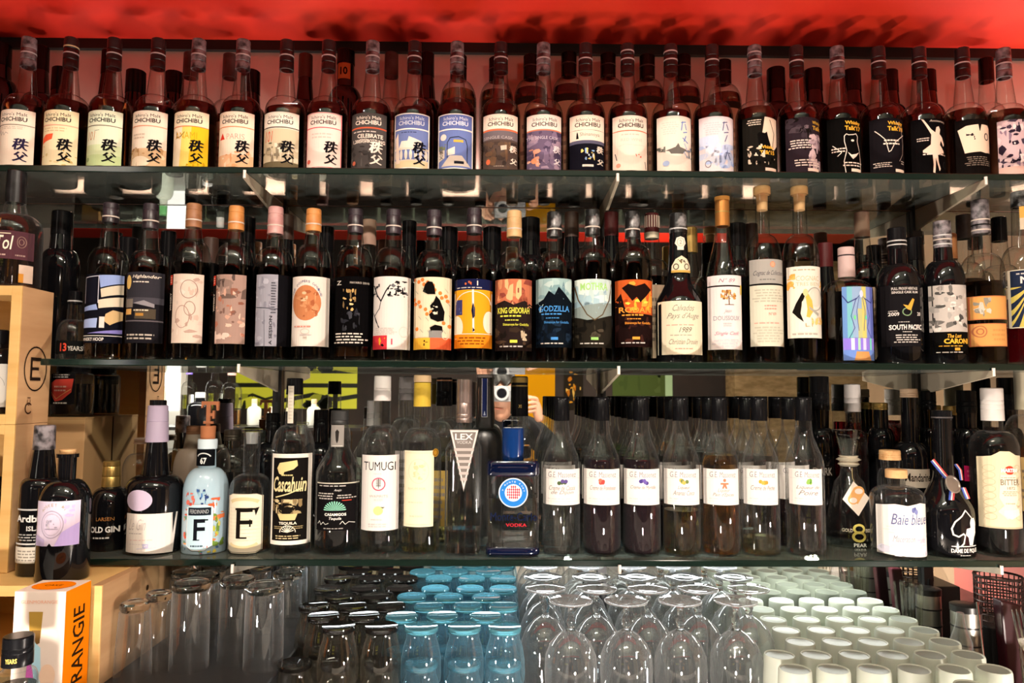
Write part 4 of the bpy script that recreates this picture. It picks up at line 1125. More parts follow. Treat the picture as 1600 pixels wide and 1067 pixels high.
# bottle cut by the right edge
X = W(1600, 470, Y2)[0]
hh = hts(1585, Y2, S2, 300, 322, 385, 428)
p = prof_bottle(.0375, hh[3] + .002, hh[2], .0168, hh[1], .0145)
b = Bottle('clear bottle at the right edge with yellow rays on a navy label', X, Y2, S2, p, CLEAR, 'rum_bottle', 'front row on the middle shelf')
b.liquid(hh[3] - .05, REDL)
b.cap(hh[1] - .003, hh[0], .0158, CAPSI, .0150)
b.mm_label(-.002, .018, hh[2] + .03, hh[2] + .075, [Q(0, .5, .5, 1, '#c8b8a0'), H(.4, .0, 1, .8, 7, '#3a302a')], '#d9a050', 'neck_tag', R=.0168)
b.lab(1576, 1626, 420, 512, [*[PG('#c8b458', (.5, .25), (.5 + .9 * math.cos(math.radians(a)), .25 + .9 * math.sin(math.radians(a))), (.5 + .9 * math.cos(math.radians(a + 8)), .25 + .9 * math.sin(math.radians(a + 8)))) for a in range(4, 176, 17)], Q(0, 0, 1, .3, '#20283c'), T('N', .3, .18, .2, .12, '#e0d8d0', b=.03), H(.1, .05, .9, .1, 1, '#c8c0b8'), H(.5, .70, .95, .78, 1, '#e0d8d0'), L('#e0d4bc', .03, (.01, .01), (.99, .01), (.99, .99), (.01, .99), (.01, .01))], '#20283c')
KEYS.append((2, X, 'yellow rays on navy'))

MIDB = [(98, 331, 'wide'), (140, 352, 'black'), (200, 372, 'wide'), (264, 362, 'black'), (330, 372, 'brown'), (388, 340, 'black'), (404, 352, 'wide'), (448, 336, 'brown'), (462, 358, 'black'), (511, 355, 'black'), (527, 370, 'wide'), (577, 344, 'pinkcork'),
        (640, 346, 'black'), (701, 356, 'wide'), (720, 354, 'cork'), (769, 356, 'wide'), (829, 341, 'wide'), (893, 332, 'brown'), (955, 332, 'red'), (1018, 334, 'stripe'), (1078, 356, 'yellow'),
        (1098, 345, 'black'), (1150, 350, 'wide'), (1173, 350, 'brown'), (1222, 364, 'black'), (1289, 380, 'red'), (1346, 332, 'pinkcork'), (1365, 384, 'black'), (1426, 372, 'wide'), (1482, 366, 'orange'), (1505, 336, 'grey'), (1560, 340, 'clear')]
used2 = [(W(1061, 500, Y2)[0], Y2), (W(1325, 510, 1.395)[0], 1.395), (W(1405, 500, Y2)[0], Y2)]
for i, (px, yt, kd) in enumerate(MIDB):
    Y = place(px, 400, used2, (1.480, 1.538, 1.510))
    if Y:
        back_bottle(2, S2, px, yt, kd, Y, i)

# ================================================================== LOWEST SHELF
Y3 = 1.41
GRP3 = 'bottles on the lowest shelf'


def bot(px, py, Y, z0, ys, R, rn, rc, glass, text, key, kind='r', name='bottle', extra=.0, seg=28, lip=None, shift=0):
    """ys: top, cap bottom, neck start, shoulder start"""
    X = W(px, py, Y)[0]
    ht, hc, hn, hs = hts(px, Y, z0, *ys)
    p = prof_bottle(R, hs, hn, rn, hc + .003, rc - .0012, kind, lip=lip)
    b = Bottle(text, X, Y, z0, p, glass, name, GRP3, seg=seg)
    b.h = (ht, hc, hn, hs)
    KEYS.append((3, X, key))
    return b


# --- left: on the low crate and the shelf end
b = bot(64, 800, 1.300, LT, (664, 702, 745, 762), .0335, .0215, .0165, DARK, 'black whisky bottle with a grey foil cap and white lettered bands', 'banded black bottle', name='whisky_bottle')
b.cap(b.h[1], b.h[0], .0172, CAPG, .0165)
b.lab(27, 90, 795, 880, [Q(0, 0, 1, .03, '#c8c4c0'), T('Ardbeg', .5, .20, .92, .17, '#e0dcd6', b=.03), T('ISLAY', .66, .36, .5, .09, '#d8d4ce', b=.02), H(.1, .45, .95, .60, 3, '#a8a49e'), Q(0, .63, 1, .66, '#c8c4c0'), Q(0, .70, 1, 1, '#d0c8ba'), H(.1, .75, .9, .97, 4, '#8c857a')], None)
b = bot(101, 815, 1.262, LT, (715, 717, 748, 788), .0400, .0135, .0150, DARK, 'round-shouldered black gin bottle with a cork and a pale lavender label', 'cork-topped black bottle with a lavender label', name='gin_bottle', lip=.003)
hk = hts(107, 1.262, LT, 702)[0]
b.lathe('cork', [(b.h[1] - .004, .0105), (b.h[1] + .006, .0118), (hk, .0125), (hk, 0)], CORKM)
b.lab(63, 123, 783, 853, [*[T(c, .5 + .30 * math.cos(math.radians(a)), .28 - .20 * math.sin(math.radians(a)), .05, .07, '#a89878') for c, a in zip('MONKEY 47', range(160, 16, -16)) if c != ' '], RG(.46, .52, .27, .30, .02, '#a79bb0'), RG(.46, .52, .22, .24, .01, '#b7aabb'), BL(91, .32, .42, .62, .62, 8, .05, '#a49cae', '#c8bcc8'), L('#958ca4', .012, (.3, .62), (.62, .62)), PG('#b9a6dc', (.7, .7), (1, .5), (1, 1), (.55, 1)), PG('#c4b2d8', (0, .75), (.3, .86), (.3, 1), (0, 1)), BL(92, .75, .1, .95, .5, 6, .06, '#c8b4dc'), PG('#0a0a0c', (.38, 1), (.44, .93), (.50, 1))], '#d6c6da')
b = bot(170, 835, 1.430, S3, (720, 760, 761, 795), .0365, .0170, .0165, DARK, 'small black gin bottle with a gold capsule and white lettering', 'gold-capped black bottle', name='gin_bottle')
b.cap(b.h[1], b.h[0], .0165, GOLDM, .0150, groove=(.4, .8))
b.lab(142, 200, 805, 845, [T('LARSEN', .55, .15, .5, .14, '#a8703a'), T('OLD GIN', .52, .56, .80, .24, '#e6e2dc', b=.03), H(.2, .82, .85, .95, 1, '#c8c4be')], None)
# Le Gin
b = bot(241, 800, Y3, S3, (633, 690, 741, 762), .0500, .0240, .0185, DARK, 'large black bottle with a tall lavender capsule and a slanted white label', 'large lavender-capped black bottle', name='gin_bottle')
b.cap(b.h[1], b.h[0], .0205, pmat('lavender_foil', '#a596ab', .45), .0180, groove=(.55,))
hk = hts(254, Y3, S3, 625)[0]
b.lathe('cap_top', [(b.h[0], .0150), (hk, .0150), (hk, 0)], BLACKCAP)
b.lab(204, 246, 765, 798, [E(.5, .5, .5, .5, '#c8b6cc', 36)], None, 'seal')
b.lab(203, 279, 802, 868, [T('Le Gin', .28, .27, .42, .28, '#c4b8b4', .5), H(.08, .46, .5, .52, 1, '#bcb0ac'), H(.1, .62, .8, .68, 1, '#e0c4bc'), H(.1, .72, .6, .78, 1, '#d8ccc8'), BL(93, .4, .74, .56, .84, 6, .04, '#b8b4d0'), L('#b8b4d0', .01, (.3, .86), (.7, .84))], '#e6dcd2', outline=[(0, 0), (1, .02), (.96, 1), (.0, .95)])
# pale blue ceramic bottle
CER = pmat('pale_blue_ceramic', '#a9c3d0', 0.12, coat=.6)
b = bot(320, 830, Y3, S3, (666, 688, 730, 768), .0405, .0165, .0160, CER, 'pale blue ceramic gin bottle with painted flowers, topped by a copper letter F', 'pale blue ceramic bottle', name='gin_bottle')
b.lathe('collar', [(b.h[1] - .016, .0150), (b.h[1] - .015, .0175), (b.h[1] + .001, .0178), (b.h[1] + .003, .0165), (b.h[1] + .003, 0)], pmat('pale_ceramic_collar', '#c6d6dc', .2))
b.lathe('cork', [(b.h[1] + .002, .0130), (b.h[0], .0138), (b.h[0] + .001, .0130), (b.h[0] + .001, 0)], pmat('dark_cork', '#a0623c', .8))
cu = label_mesh('letter', .036, .048, [Q(.36, .06, .56, 1, 'c87850'), Q(.10, .0, 1, .14, 'c87850'), PG('c87850', (.84, .1), (1, .1), (.98, .36), (.90, .36)), PG('c87850', (.10, .1), (.24, .1), (.14, .26), (.08, .26)), Q(.36, .46, .74, .58, 'c87850'), Q(.68, .36, .78, .68, 'c87850'), Q(.22, .78, .72, .88, 'c87850')], None, lambda x: .0035, strips=0, mat=pmat('copper_letter', '#c9805a', .35, .6))
bm = bmesh.new(); bm.from_mesh(cu)
g = bmesh.ops.extrude_face_region(bm, geom=bm.faces[:])
for v in g['geom']:
    if isinstance(v, bmesh.types.BMVert):
        v.co.y += .006
bmesh.ops.recalc_face_normals(bm, faces=bm.faces)
bm.to_mesh(cu); bm.free()
link('copper_letter', cu, b.root, (.002, 0, b.h[0] - .001))
NKR = .0183
b.mm_label(0, .0345, b.h[2] + .004, b.h[1] - .016, [RG(.5, .5, .36, .28, .06, '#d0d0cc', a0=200, a1=340), T('67', .5, .68, .34, .40, '#e0ded8', b=.03)], '#0c0d10', 'neck_band', R=NKR)
FL = [BL(94, 0, .05, .42, .36, 14, .07, '#c84a3c', '#e0604c', '#d87060'), BL(95, .38, .02, .7, .26, 14, .05, '#3a5a9c', '#2c3f70', '#8ab0c0', '#4a78b0'), BL(96, .66, .16, 1, .40, 14, .06, '#d8603c', '#e08a4c', '#3a5a48'), BL(97, .78, .4, 1, .9, 18, .07, '#a8b04a', '#6c8a3c', '#c8c068', '#e07a4c'), BL(98, 0, .4, .2, .95, 16, .07, '#d8604c', '#6a9070', '#e0a070', '#4a7a98'), BL(99, .1, .84, .95, 1, 20, .06, '#d8644c', '#c8b84c', '#7aa05c', '#4a6c98')]
b.lab(291, 352, 762, 868, FL + [PG('#b9d4de', (.12, .30), (.3, .26), (.62, .26), (.80, .30), (.80, .88), (.62, .95), (.3, .95), (.12, .88)), L('#e8e8e4', .014, (.12, .30), (.3, .26), (.62, .26), (.80, .30), (.80, .88), (.62, .95), (.3, .95), (.12, .88), (.12, .30)), Q(.16, .30, .76, .42, '#1c222a'), T('FERDINAND', .46, .36, .5, .06, '#b0b4b4'), T('F', .48, .635, .30, .32, '#14161c', b=.02), Q(.33, .48, .70, .50, '#14161c'), Q(.32, .785, .5, .80, '#14161c'), H(.24, .86, .7, .91, 1, '#4a5a68')], None)
# clear bottle, big F
b = bot(390, 820, Y3, S3, (676, 678, 740, 768), .0385, .0150, .0165, CLEAR2, 'open clear bottle with a cream label bearing one large black F', 'clear bottle with the large F', name='gin_bottle', lip=.0035)
b.liquid(hts(390, Y3, S3, 826)[0], AMBER)
b.lathe('stopper', [(b.h[1] - .018, 0), (b.h[1] - .018, .0105), (b.h[1] + .004, .0120), (b.h[1] + .004, 0)], pmat('clear_stopper', (.85, .86, .84), .05, 0, .7))
b.lab(358, 411, 770, 871, [L('#2a2018', .014, (.02, .05), (.15, .015), (.85, .015), (.98, .05), (.98, .95), (.85, .985), (.15, .985), (.02, .95), (.02, .05)), RG(.5, .17, .40, .07, .10, '#d3c094', a0=200, a1=340), RG(.5, .82, .40, .08, .08, '#d3c094', a0=20, a1=160), *[L('#cfc3ac', .006, (.06, .25 + .06 * k), (.94, .245 + .06 * k)) for k in range(10)], T('F', .53, .50, .46, .50, '#15110e', b=.0), Q(.26, .255, .86, .285, '#15110e'), PG('#15110e', (.80, .26), (.92, .24), (.84, .38)), Q(.30, .73, .62, .755, '#15110e'), Q(.68, .44, .72, .56, '#15110e')], '#e4d8bf', outline=[(0, .05), (.15, .01), (.85, .01), (1, .05), (1, .95), (.85, 1), (.15, 1), (0, .95)])
# mezcal
b = bot(456, 790, Y3, S3, (591, 613, 664, 704), .0393, .0165, .0160, CLEAR2, 'tall clear tequila bottle with a white-framed black label under a black cap', 'tall clear bottle with the white-framed label', name='tequila_bottle')
b.liquid(hts(456, Y3, S3, 715)[0], WATER)
b.cap(b.h[1] - .004, b.h[0], .0160, BLACKCAP, .0150)
b.mm_label(-.002, .011, b.h[2] + .004, b.h[1] + .012, [*[L('#a8a090', .08, (.2, .06 + .09 * k), (.8, .06 + .09 * k)) for k in range(10)]], '#cfc6b6', 'neck_strip', R=.0178)
GD = '#d8c488'
b.lab(425, 490, 709, 851, [Q(.06, .045, .94, .955, '#14110f'), PG(GD, (.25, .10), (.7, .07), (.72, .13), (.62, .17), (.38, .20), (.36, .24), (.24, .22), (.18, .16)), T('Cascahuin', .5, .335, .84, .17, '#dccb98', .25, .02), L('#dccb98', .03, (.16, .48), (.5, .44), (.84, .38)), H(.3, .22, .7, .25, 1, GD), BL(101, .06, .50, .94, .66, 22, .10, '#a8946a', '#c8b488', '#8a7450', '#6a5840'), PG('#17130f', (.2, .60), (.5, .58), (.7, .60), (.55, .66), (.3, .65)), PG('#d0bc84', (.22, .66), (.74, .66), (.68, .73), (.3, .73)), T('TEQUILA', .5, .765, .46, .035, '#e6dcc8', b=.03), RG(.5, .86, .2, .07, .02, '#e6dcc8', a0=180, a1=360), *[L('#e6dcc8', .02, (.5, .86), (.5 + .16 * math.cos(math.radians(a)), .86 + .07 * math.sin(math.radians(a)))) for a in range(190, 360, 22)], H(.12, .79, .4, .83, 2, '#a8946a'), H(.62, .79, .9, .83, 2, '#a8946a'), H(.14, .89, .88, .94, 2, '#c8b488')], '#e8e0d2')
# tequila, squat
b = bot(528, 800, Y3, S3, (641, 660, 692, 740), .0420, .0180, .0165, CLEAR2, 'squat tequila bottle with a black label and a green agave fan', 'squat bottle with the agave label', kind='s', name='tequila_bottle')
b.liquid(hts(528, Y3, S3, 752)[0], WHISKYD)
b.cap(b.h[1] - .004, b.h[0], .0170, pmat('dark_pewter', (.06, .06, .06), .4, .6), .0165, groove=(.3,))
b.mm_label(0, .024, b.h[2] - .006, b.h[1] - .004, [PG('#2a2724', (.35, .3), (.5, .2), (.65, .3), (.6, .7), (.5, .85), (.4, .7)), L('#d8d4cc', .04, (.1, .95), (.9, .95))], '#8c8680', 'neck_label', R=.0205)
b.lab(496, 559, 754, 829, [Q(0, 0, 1, .025, '#c8c0b0'), H(.05, .05, .95, .085, 1, '#d8d0c8'), T('Anejo', .55, .16, .18, .06, '#e0dcd4', .4), H(.02, .20, .5, .36, 3, '#b8b0a8'), H(.5, .24, .97, .34, 2, '#b8b0a8', 3), L('#c04030', .02, (.66, .37), (.86, .37)), *[PG('#8fd0b4', (.48, .58), (.48 + .26 * math.cos(math.radians(a - 4)), .58 - .19 * math.sin(math.radians(a - 4))), (.48 + .28 * math.cos(math.radians(a)), .58 - .20 * math.sin(math.radians(a))), (.48 + .26 * math.cos(math.radians(a + 4)), .58 - .19 * math.sin(math.radians(a + 4)))) for a in range(6, 180, 14)], T('CASAMIGOS', .5, .66, .52, .06, '#ece8e0', b=.03), T('Tequila', .5, .75, .30, .07, '#ece8e0', .3, .01), L('#e0dcd4', .012, (.05, .86), (.1, .80), (.14, .88), (.2, .82), (.26, .87), (.34, .84)), L('#e0dcd4', .012, (.62, .86), (.68, .80), (.74, .87), (.82, .82), (.94, .85)), H(.2, .93, .85, .97, 1, '#a8a098')], '#121011')


def clear_round(px, py, ys, R, lab, elems, paper, capm, rc, text, key, level, liq=WATER, Y=Y3, cg=(), top=None, **k):
    b = bot(px, py, Y, S3, ys, R, .0160, rc, CLEAR2, text, key, name='spirit_bottle')
    b.liquid(hts(px, Y, S3, level)[0], liq)
    b.cap(b.h[1], b.h[0], rc, capm, rc - .0006, groove=cg)
    if lab:
        b.lab(*lab, elems, paper)
    return b


WHC = pmat('white_capsule', '#d6cfca', 0.35)
clear_round(595, 770, (587, 626, 664, 706), .0373, (565, 622, 711, 829), [T('TUMUGI', .5, .145, .86, .115, '#26242c'), H(.36, .235, .64, .26, 1, '#c8c0bc'), RG(.5, .385, .17, .08, .03, '#d0506c'), *[L('#4a4444', .02, (.44, .33 + .025 * k), (.56, .33 + .025 * k)) for k in range(4)], L('#4a4444', .015, (.5, .31), (.5, .44)), T('WAPIRITS', .5, .545, .50, .035, '#b8b0ae'), T('KOJI', .5, .595, .22, .03, '#c8c0bc'), E(.5, .735, .13, .058, '#dcd48a'), PG('#5a5a3a', (.56, .685), (.68, .69), (.62, .705)), H(.3, .84, .7, .87, 1, '#ccc4c0'), H(.2, .90, .8, .96, 2, '#ccc4c0')], '#e6ded8', WHC, .0165, 'clear spirit bottle with a white capsule and a white label reading TUMUGI', 'bottle reading TUMUGI', 806, cg=(.42, .5))
YEL = pmat('yellow_capsule', '#c9a83a', .35)
b = clear_round(658, 760, (597, 635, 668, 702), .0373, (632, 678, 704, 823), [RG(.5, .27, .34, .16, .02, '#ddd2b0'), BL(103, .25, .15, .75, .38, 14, .1, '#e2d6b4', '#dacb9e'), T('RHUM PUR', .45, .50, .6, .03, '#d0c4a4'), H(.15, .66, .8, .70, 1, '#d8ccae'), H(.2, .84, .8, .88, 1, '#d8ccae'), L('#cfc09a', .01, (.04, .03), (.96, .03), (.96, .97), (.04, .97), (.04, .03))], '#e8dfc0', YEL, .0165, 'clear spirit bottle with a yellow capsule and a plain cream label', 'yellow-capped bottle', 812, PALE)
hk = hts(660, Y3, S3, 586)[0]
b.lathe('cap_top', [(b.h[0], .0166), (hk - .001, .0166), (hk, .0155), (hk, 0)], pmat('beige_top', '#cfae84', .5))
b.mm_label(.0285, .010, hts(676, Y3 - .03, S3, 714)[0], hts(676, Y3 - .03, S3, 701)[0], [E(.5, .5, .5, .5, '#b8862c'), RG(.5, .5, .34, .34, .1, '#5a3c14')], None, 'medal')
# vodka with the inverted triangle
X = W(724, 780, 1.40)[0]
h = hts(724, 1.40, S3, 592, 660, 676, 700)
SQ = squarish(5)
p = [(0.002, 0), (0, .030), (.004, .0335), (h[3], .0335)] + [(h[3] + (h[2] - h[3]) * t, .015 + .0185 * (1 - t) ** .8) for t in (.2, .4, .6, .8, 1)] + [(h[1], .0130)]
b = Bottle('square clear vodka bottle with a silver inverted triangle lettered LEX', X, 1.40, S3, p, CLEAR2, 'vodka_bottle', GRP3, seg=40, shape=SQ, skey='sq5')
KEYS.append((3, X, 'square bottle with the silver triangle'))
b.liquid(hts(724, 1.40, S3, 826)[0], WATER)
b.cap(h[1], h[0], .0150, pmat('satin_steel', '#b5a29c', .3, .85), .0142, groove=(.1, .2, .45))
tri = []
tri.append(PG('#8f857f', (0, 0), (1, 0), (.5, 1)))
tri.append(PG('#d8d0ca', (.02, .012), (.98, .012), (.5, .97)))
tri.append(PG('#7a716c', (.09, .04), (.91, .04), (.5, .88)))
tri += [Q(.16 + .045 * k, .30 + .095 * k, .84 - .045 * k, .345 + .095 * k, '#b9aea8') for k in range(6)]
tri += [T('LEX', .5, .115, .62, .10, '#e8e2dc', b=.02), T('VODKA', .5, .205, .50, .05, '#d0c8c2')]
b.lab(703, 748, 671, 768, tri, None, depth=lambda x: .0338)
# grey frosted bottle behind
GF = thin_glass('grey_frosted_glass', (.30, .28, .27), (.10, .095, .09), .10, .35)
b = bot(757, 700, 1.495, S3, (585, 590, 668, 700), .0365, .0190, .0170, GF, 'grey frosted vodka bottle behind the silver triangle bottle', 'frosted grey bottle', name='vodka_bottle')
b.cap(b.h[1], b.h[0], .0175, pmat('grey_cap', '#7c736e', .4), .017)
b.mm_label(0, .0115, b.h[2] + .022, b.h[1] - .002, [L('#c8c4c4', .08, (.04, .0), (.04, 1), (.96, 1), (.96, 0)), PG('#b8bcd0', (.5, .84), (.7, .96), (.3, .96))], '#1e2750', 'neck_strip', R=.0196)
# square flask
X = W(801, 800, 1.385)[0]
h = hts(801, 1.385, S3, 668, 716, 720, 742, 850)
NAVY = pmat('navy_lacquer', '#0c2f66', .14, coat=.7)
NAVYD = pmat('dark_navy_lacquer', '#050e2a', .10, coat=.6)
SF = squarish(7, .62)
r_ = .0475
p = [(.003, 0), (.001, r_ * .94), (.004, r_), (h[3] + .003, r_), (h[3] + .006, r_ * .94), (h[3] + .006, .02), (h[2] + .01, .016)]
b = Bottle('flat square vodka bottle with navy cap, shoulders and base and a round blue badge', X, 1.385, S3, p, CLEAR2, 'vodka_bottle', GRP3, seg=56, shape=SF, skey='sf')
KEYS.append((3, X, 'flat navy-shouldered bottle'))
b.liquid(hts(801, 1.385, S3, 775)[0], WATER)
def rr(part, h0, h1, r, m, bev=.002):
    return link(part, lathe_mesh(part, [(h0, 0), (h0, r - bev), (h0 + bev, r), (h1 - bev, r), (h1, r - bev), (h1, 0)], m, 56, SF, 'sf'), b.root)
rr('shoulder', h[3], h[2] + .002, r_ * 1.03, NAVYD, .004)
rr('base', .0005, h[4], r_ * 1.03, NAVYD, .004)
b.lathe('cap', [(h[2], .019), (h[1], .0205), (h[0] - .002, .0205), (h[0], .0185), (h[0], 0)], NAVY, 32)
fd = lambda x: r_ * .62 + .0004
seal = [E(.5, .5, .5, .5, '#c8d4e4', 40), E(.5, .5, .46, .46, '#2a78c8', 40), E(.5, .5, .29, .29, '#f0ece8', 32)]
seal += [PG('#d8344c', (.5 + dx - .03, .5 + dy), (.5 + dx, .5 + dy - .055), (.5 + dx + .03, .5 + dy), (.5 + dx, .5 + dy + .055)) for dx in (-.19, -.125, -.06, 0.005, .07, .135, .2) for dy in (-.20, -.11, -.02, .07, .16) if dx * dx + dy * dy < .055]
seal += [T(c, .5 + .375 * math.cos(math.radians(a)), .5 - .375 * math.sin(math.radians(a)), .05, .055, '#dce8f4') for c, a in zip('A PONTE PURO', range(165, 0, -14)) if c != ' ']
b.lab(779, 825, 748, 795, seal, None, 'badge', depth=fd, k=.62)
b.lab(764, 842, 800, 826, [T('Monte-Carlo', .5, .35, .94, .50, '#101a38'), T('VODKA', .55, .86, .42, .20, '#b02430', b=.02)], None, 'lettering', depth=fd, k=.62)
# bottle behind with black and gold cap
b = bot(812, 690, 1.50, S3, (588, 650, 668, 700), .0340, .0165, .0170, CLEAR2, 'clear bottle with a long black and gold capsule behind the flat navy bottle', 'black and gold capped bottle', name='spirit_bottle')
b.cap(b.h[1], b.h[0], .0172, BLACKCAP, .0160, ring=[(.76, GOLDM), (.92, GOLDM)])
b.lathe('cap_gold', [(b.h[0] - .013, .0160), (b.h[0] - .0125, .0166), (b.h[0] - .002, .0164), (b.h[0] - .002, .0150)], GOLDM)
b.mm_label(0, .012, b.h[1] + .016, b.h[1] + .024, [T('XI', .5, .5, .5, .8, '#c8a860')], None, 'cap_print', R=.0176)

# --- seven liqueurs
MASS = [(877, 847, 906, 'Creme de Cassis', 'de Dijon', ('#5a4a80', '#4a5a3c', '#7a6aa0'), None, 'cassis berries', WATER, 866),
        (940, 911, 968, 'Creme de Framboise', None, ('#c84a44', '#d8705c', '#b83c3c'), 'x', 'a raspberry', BLACKL, 716),
        (1002, 973, 1030, 'Creme de Myrtille', None, ('#4a3c80', '#6a58a0', '#d0906c'), None, 'purple bilberries', BLACKL, 716),
        (1064, 1036, 1092, 'Liqueur', 'Ananas Coco', ('#a88a3c', '#c8aa58', '#6c7a48'), None, 'a pineapple and coconut', PALE, 795),
        (1125, 1096, 1153, 'Liqueur', "Pain d'Epices", ('#c8785c', '#d0886c'), 'man', 'a gingerbread figure', AMBER, 710),
        (1187, 1155, 1213, 'Creme de Peche', None, ('#d8963c', '#e0a850', '#c88a40'), None, 'an orange peach', PALE, 838),
        (1257, 1236, 1281, 'Liqueur de', 'Poire', ('#6a9a3c', '#8ab058', '#4a7830'), None, 'a green pear', WATER, 780)]
for i, (px, x0, x1, t1, t2, cols, kind, key, liq, lev) in enumerate(MASS):
    col_n = 0
    for r, Y in enumerate((1.393, 1.463, 1.533)):
        X = W(px, 760, 1.395)[0]
        h = hts(px, 1.395, S3, 612 + 8, 657, 664, 728)
        p = prof_bottle(.0348, h[3], h[2] - .006, .0150, h[1] + .003, .0135, 's', n=12)
        words = 'label showing ' + key
        if r == 0:
            text = 'slender liqueur bottle with a black cap and white ' + words
            KEYS.append((3, X, 'liqueur with ' + key))
        else:
            text = 'black-capped liqueur bottle %s behind the one with %s on its label' % (('directly', 'two places')[r - 1], key)
        b = Bottle(text, X, Y, S3, p, CLEAR2, 'liqueur_bottle', 'slender liqueur bottles', seg=26 if r == 0 else 20)
        b.liquid(hts(px, 1.395, S3, lev)[0], liq if r == 0 else (BLACKL, WATER, WATER, BLACKL)[(i + r) % 4])
        b.cap(h[1], h[0], .0152, BLACKCAP, .0150, groove=(.88,))
        el = [T('G.E. Massenez', .5, .15, .76, .16, '#857b80', .1), L('#b8b0b0', .006, (.02, .26), (.98, .26))]
        if kind == 'man':
            el += [E(.52, .31, .045, .045, cols[0]), PG(cols[0], (.40, .38), (.64, .38), (.64, .43), (.56, .43), (.60, .54), (.54, .54), (.52, .48), (.49, .54), (.44, .54), (.48, .43), (.40, .43))]
        else:
            rn = random.Random(i)
            el += [E(.5 + rn.uniform(-.10, .10), .34 + rn.uniform(-.03, .05), .055, .055, rn.choice(cols), 14) for k in range(5)]
        el += [T(t1, .5, .52 if kind != 'man' else .60, .72 if len(t1) > 9 else .36, .13, '#8f8484', .4)]
        if t2:
            el += [T(t2, .5, .66 if kind != 'man' else .72, .62, .13, '#8f8484', .4)]
        el += [H(.08, .80, .92, .85, 1, '#d0c8c6'), L('#c8c0be', .006, (.02, .90), (.98, .90))]
        w = .064
        if r == 0:
            b.lab(x0, x1, 733, 789, el, '#e6dfd8')
        else:
            b.mm_label(0, .062, *hts(px, 1.36, S3, 789, 733), el[:2], '#e0d9d2')
    # nothing else

# --- right end
X = W(1328, 800, 1.475)[0]
h = hts(1328, 1.475, S3, 671, 711, 728, 752, 830)
p = [(.003, 0), (0, .030), (.004, .0425), (.020, .0468), (h[4] - .01, .0470), (h[4] + .02, .0440), (h[3], .0270), (h[3] + .012, .0170), (h[2], .0148), (h[1], .0150)]
b = Bottle('teardrop pear liqueur decanter with a glass stopper and a hanging orange tag', X, 1.475, S3, p, CLEAR2, 'decanter', GRP3, seg=30)
KEYS.append((3, X, 'teardrop decanter'))
b.liquid(hts(1328, 1.475, S3, 838)[0], WHISKYD)
b.lathe('neck_collar', [(h[2], .0155), (h[2] + .004, .0205), (h[2] + .009, .0165), (h[2] + .013, .0235), (h[2] + .018, .0165), (h[1] - .001, .0190), (h[1], .0150)], pmat('milky_glass', '#c3b9a4', .15))
b.lathe('stopper', [(h[1], 0), (h[1], .0150), (h[1] + .006, .0160), (h[0] - .006, .0235), (h[0] - .001, .0240), (h[0], .0225), (h[0], 0)], SOLID)
b.mm_label(-.005, .032, *hts(1338, 1.430, S3, 846, 818), [RG(.5, .29, .28, .22, .13, '#d8c86a'), RG(.5, .73, .33, .24, .14, '#d8c86a')], None, 'numeral', R=.0472)
b.mm_label(-.005, .056, *hts(1338, 1.430, S3, 834, 824), [T('GOLD', .15, .5, .3, .55, '#e0d8c0', b=.02), T('EIGHT', .86, .5, .28, .55, '#e0d8c0', b=.02)], None, 'lettering', R=.0472)
b.mm_label(-.003, .030, *hts(1338, 1.430, S3, 862, 846), [T('PEAR', .5, .35, .8, .36, '#d8d4cc', b=.02), T('LIQUEUR', .5, .80, .7, .24, '#c8c4bc')], None, 'lettering', R=.0472)
tg = label_mesh('hang_tag', .052, .066, [E(.40, .52, .20, .15, '#e0a868'), E(.60, .30, .22, .16, '#e0a868'), PG('#e0a868', (.24, .44), (.44, .18), (.80, .36), (.56, .66)), E(.40, .55, .14, .08, '#ecdccf'), E(.61, .29, .15, .08, '#ecdccf')], '#e8dccc', lambda x: 0, outline=[(.42, 0), (1, .48), (.58, 1), (0, .52)], strips=0)
tz = hts(1335, 1.425, S3, 806)[0]
link('hang_tag', tg, b.root, (-.012, -.0515, tz))
MB().tube([(-.004, -.022, h[2] - .002), (-.012, -.040, h[2] - .02), (-.014, -.0512, tz + .0655)], .0006, 6).build('string', pmat('string', '#c8b480', .7), b.root)
b = bot(1403, 830, 1.388, S3, (733, 746, 758, 776), .0470, .0150, .0160, CLEAR2, 'small apothecary liqueur bottle with a wooden stopper and blue script lettering', 'small wooden-stoppered bottle', name='liqueur_bottle')
b.liquid(hts(1403, 1.388, S3, 862)[0], BLACKL)
b.cap(b.h[1], b.h[0], .0192, CORKM, .0192)
BB = '#5a5e8a'
b.lab(1364, 1444, 786, 871, [E(.62, .13, .04, .05, '#6a70a0'), E(.69, .16, .045, .05, '#7a80b0'), E(.66, .10, .03, .03, '#5a6090'), T('Baie bleue', .58, .30, .80, .20, BB, .3), H(.05, .42, .9, .58, 3, '#dcd4cc'), T('Maceration', .42, .66, .44, .12, '#9a98a8', .4), T('Huile', .80, .68, .24, .12, '#b0accc', .4), BL(105, 0, .78, 1, .98, 10, .12, '#d8d4dc', '#ccc8d4')], '#e6dfd8', outline=[(0, .06), (.25, .02), (.5, .05), (.8, 0), (1, .03), (1, 1), (0, .96)])
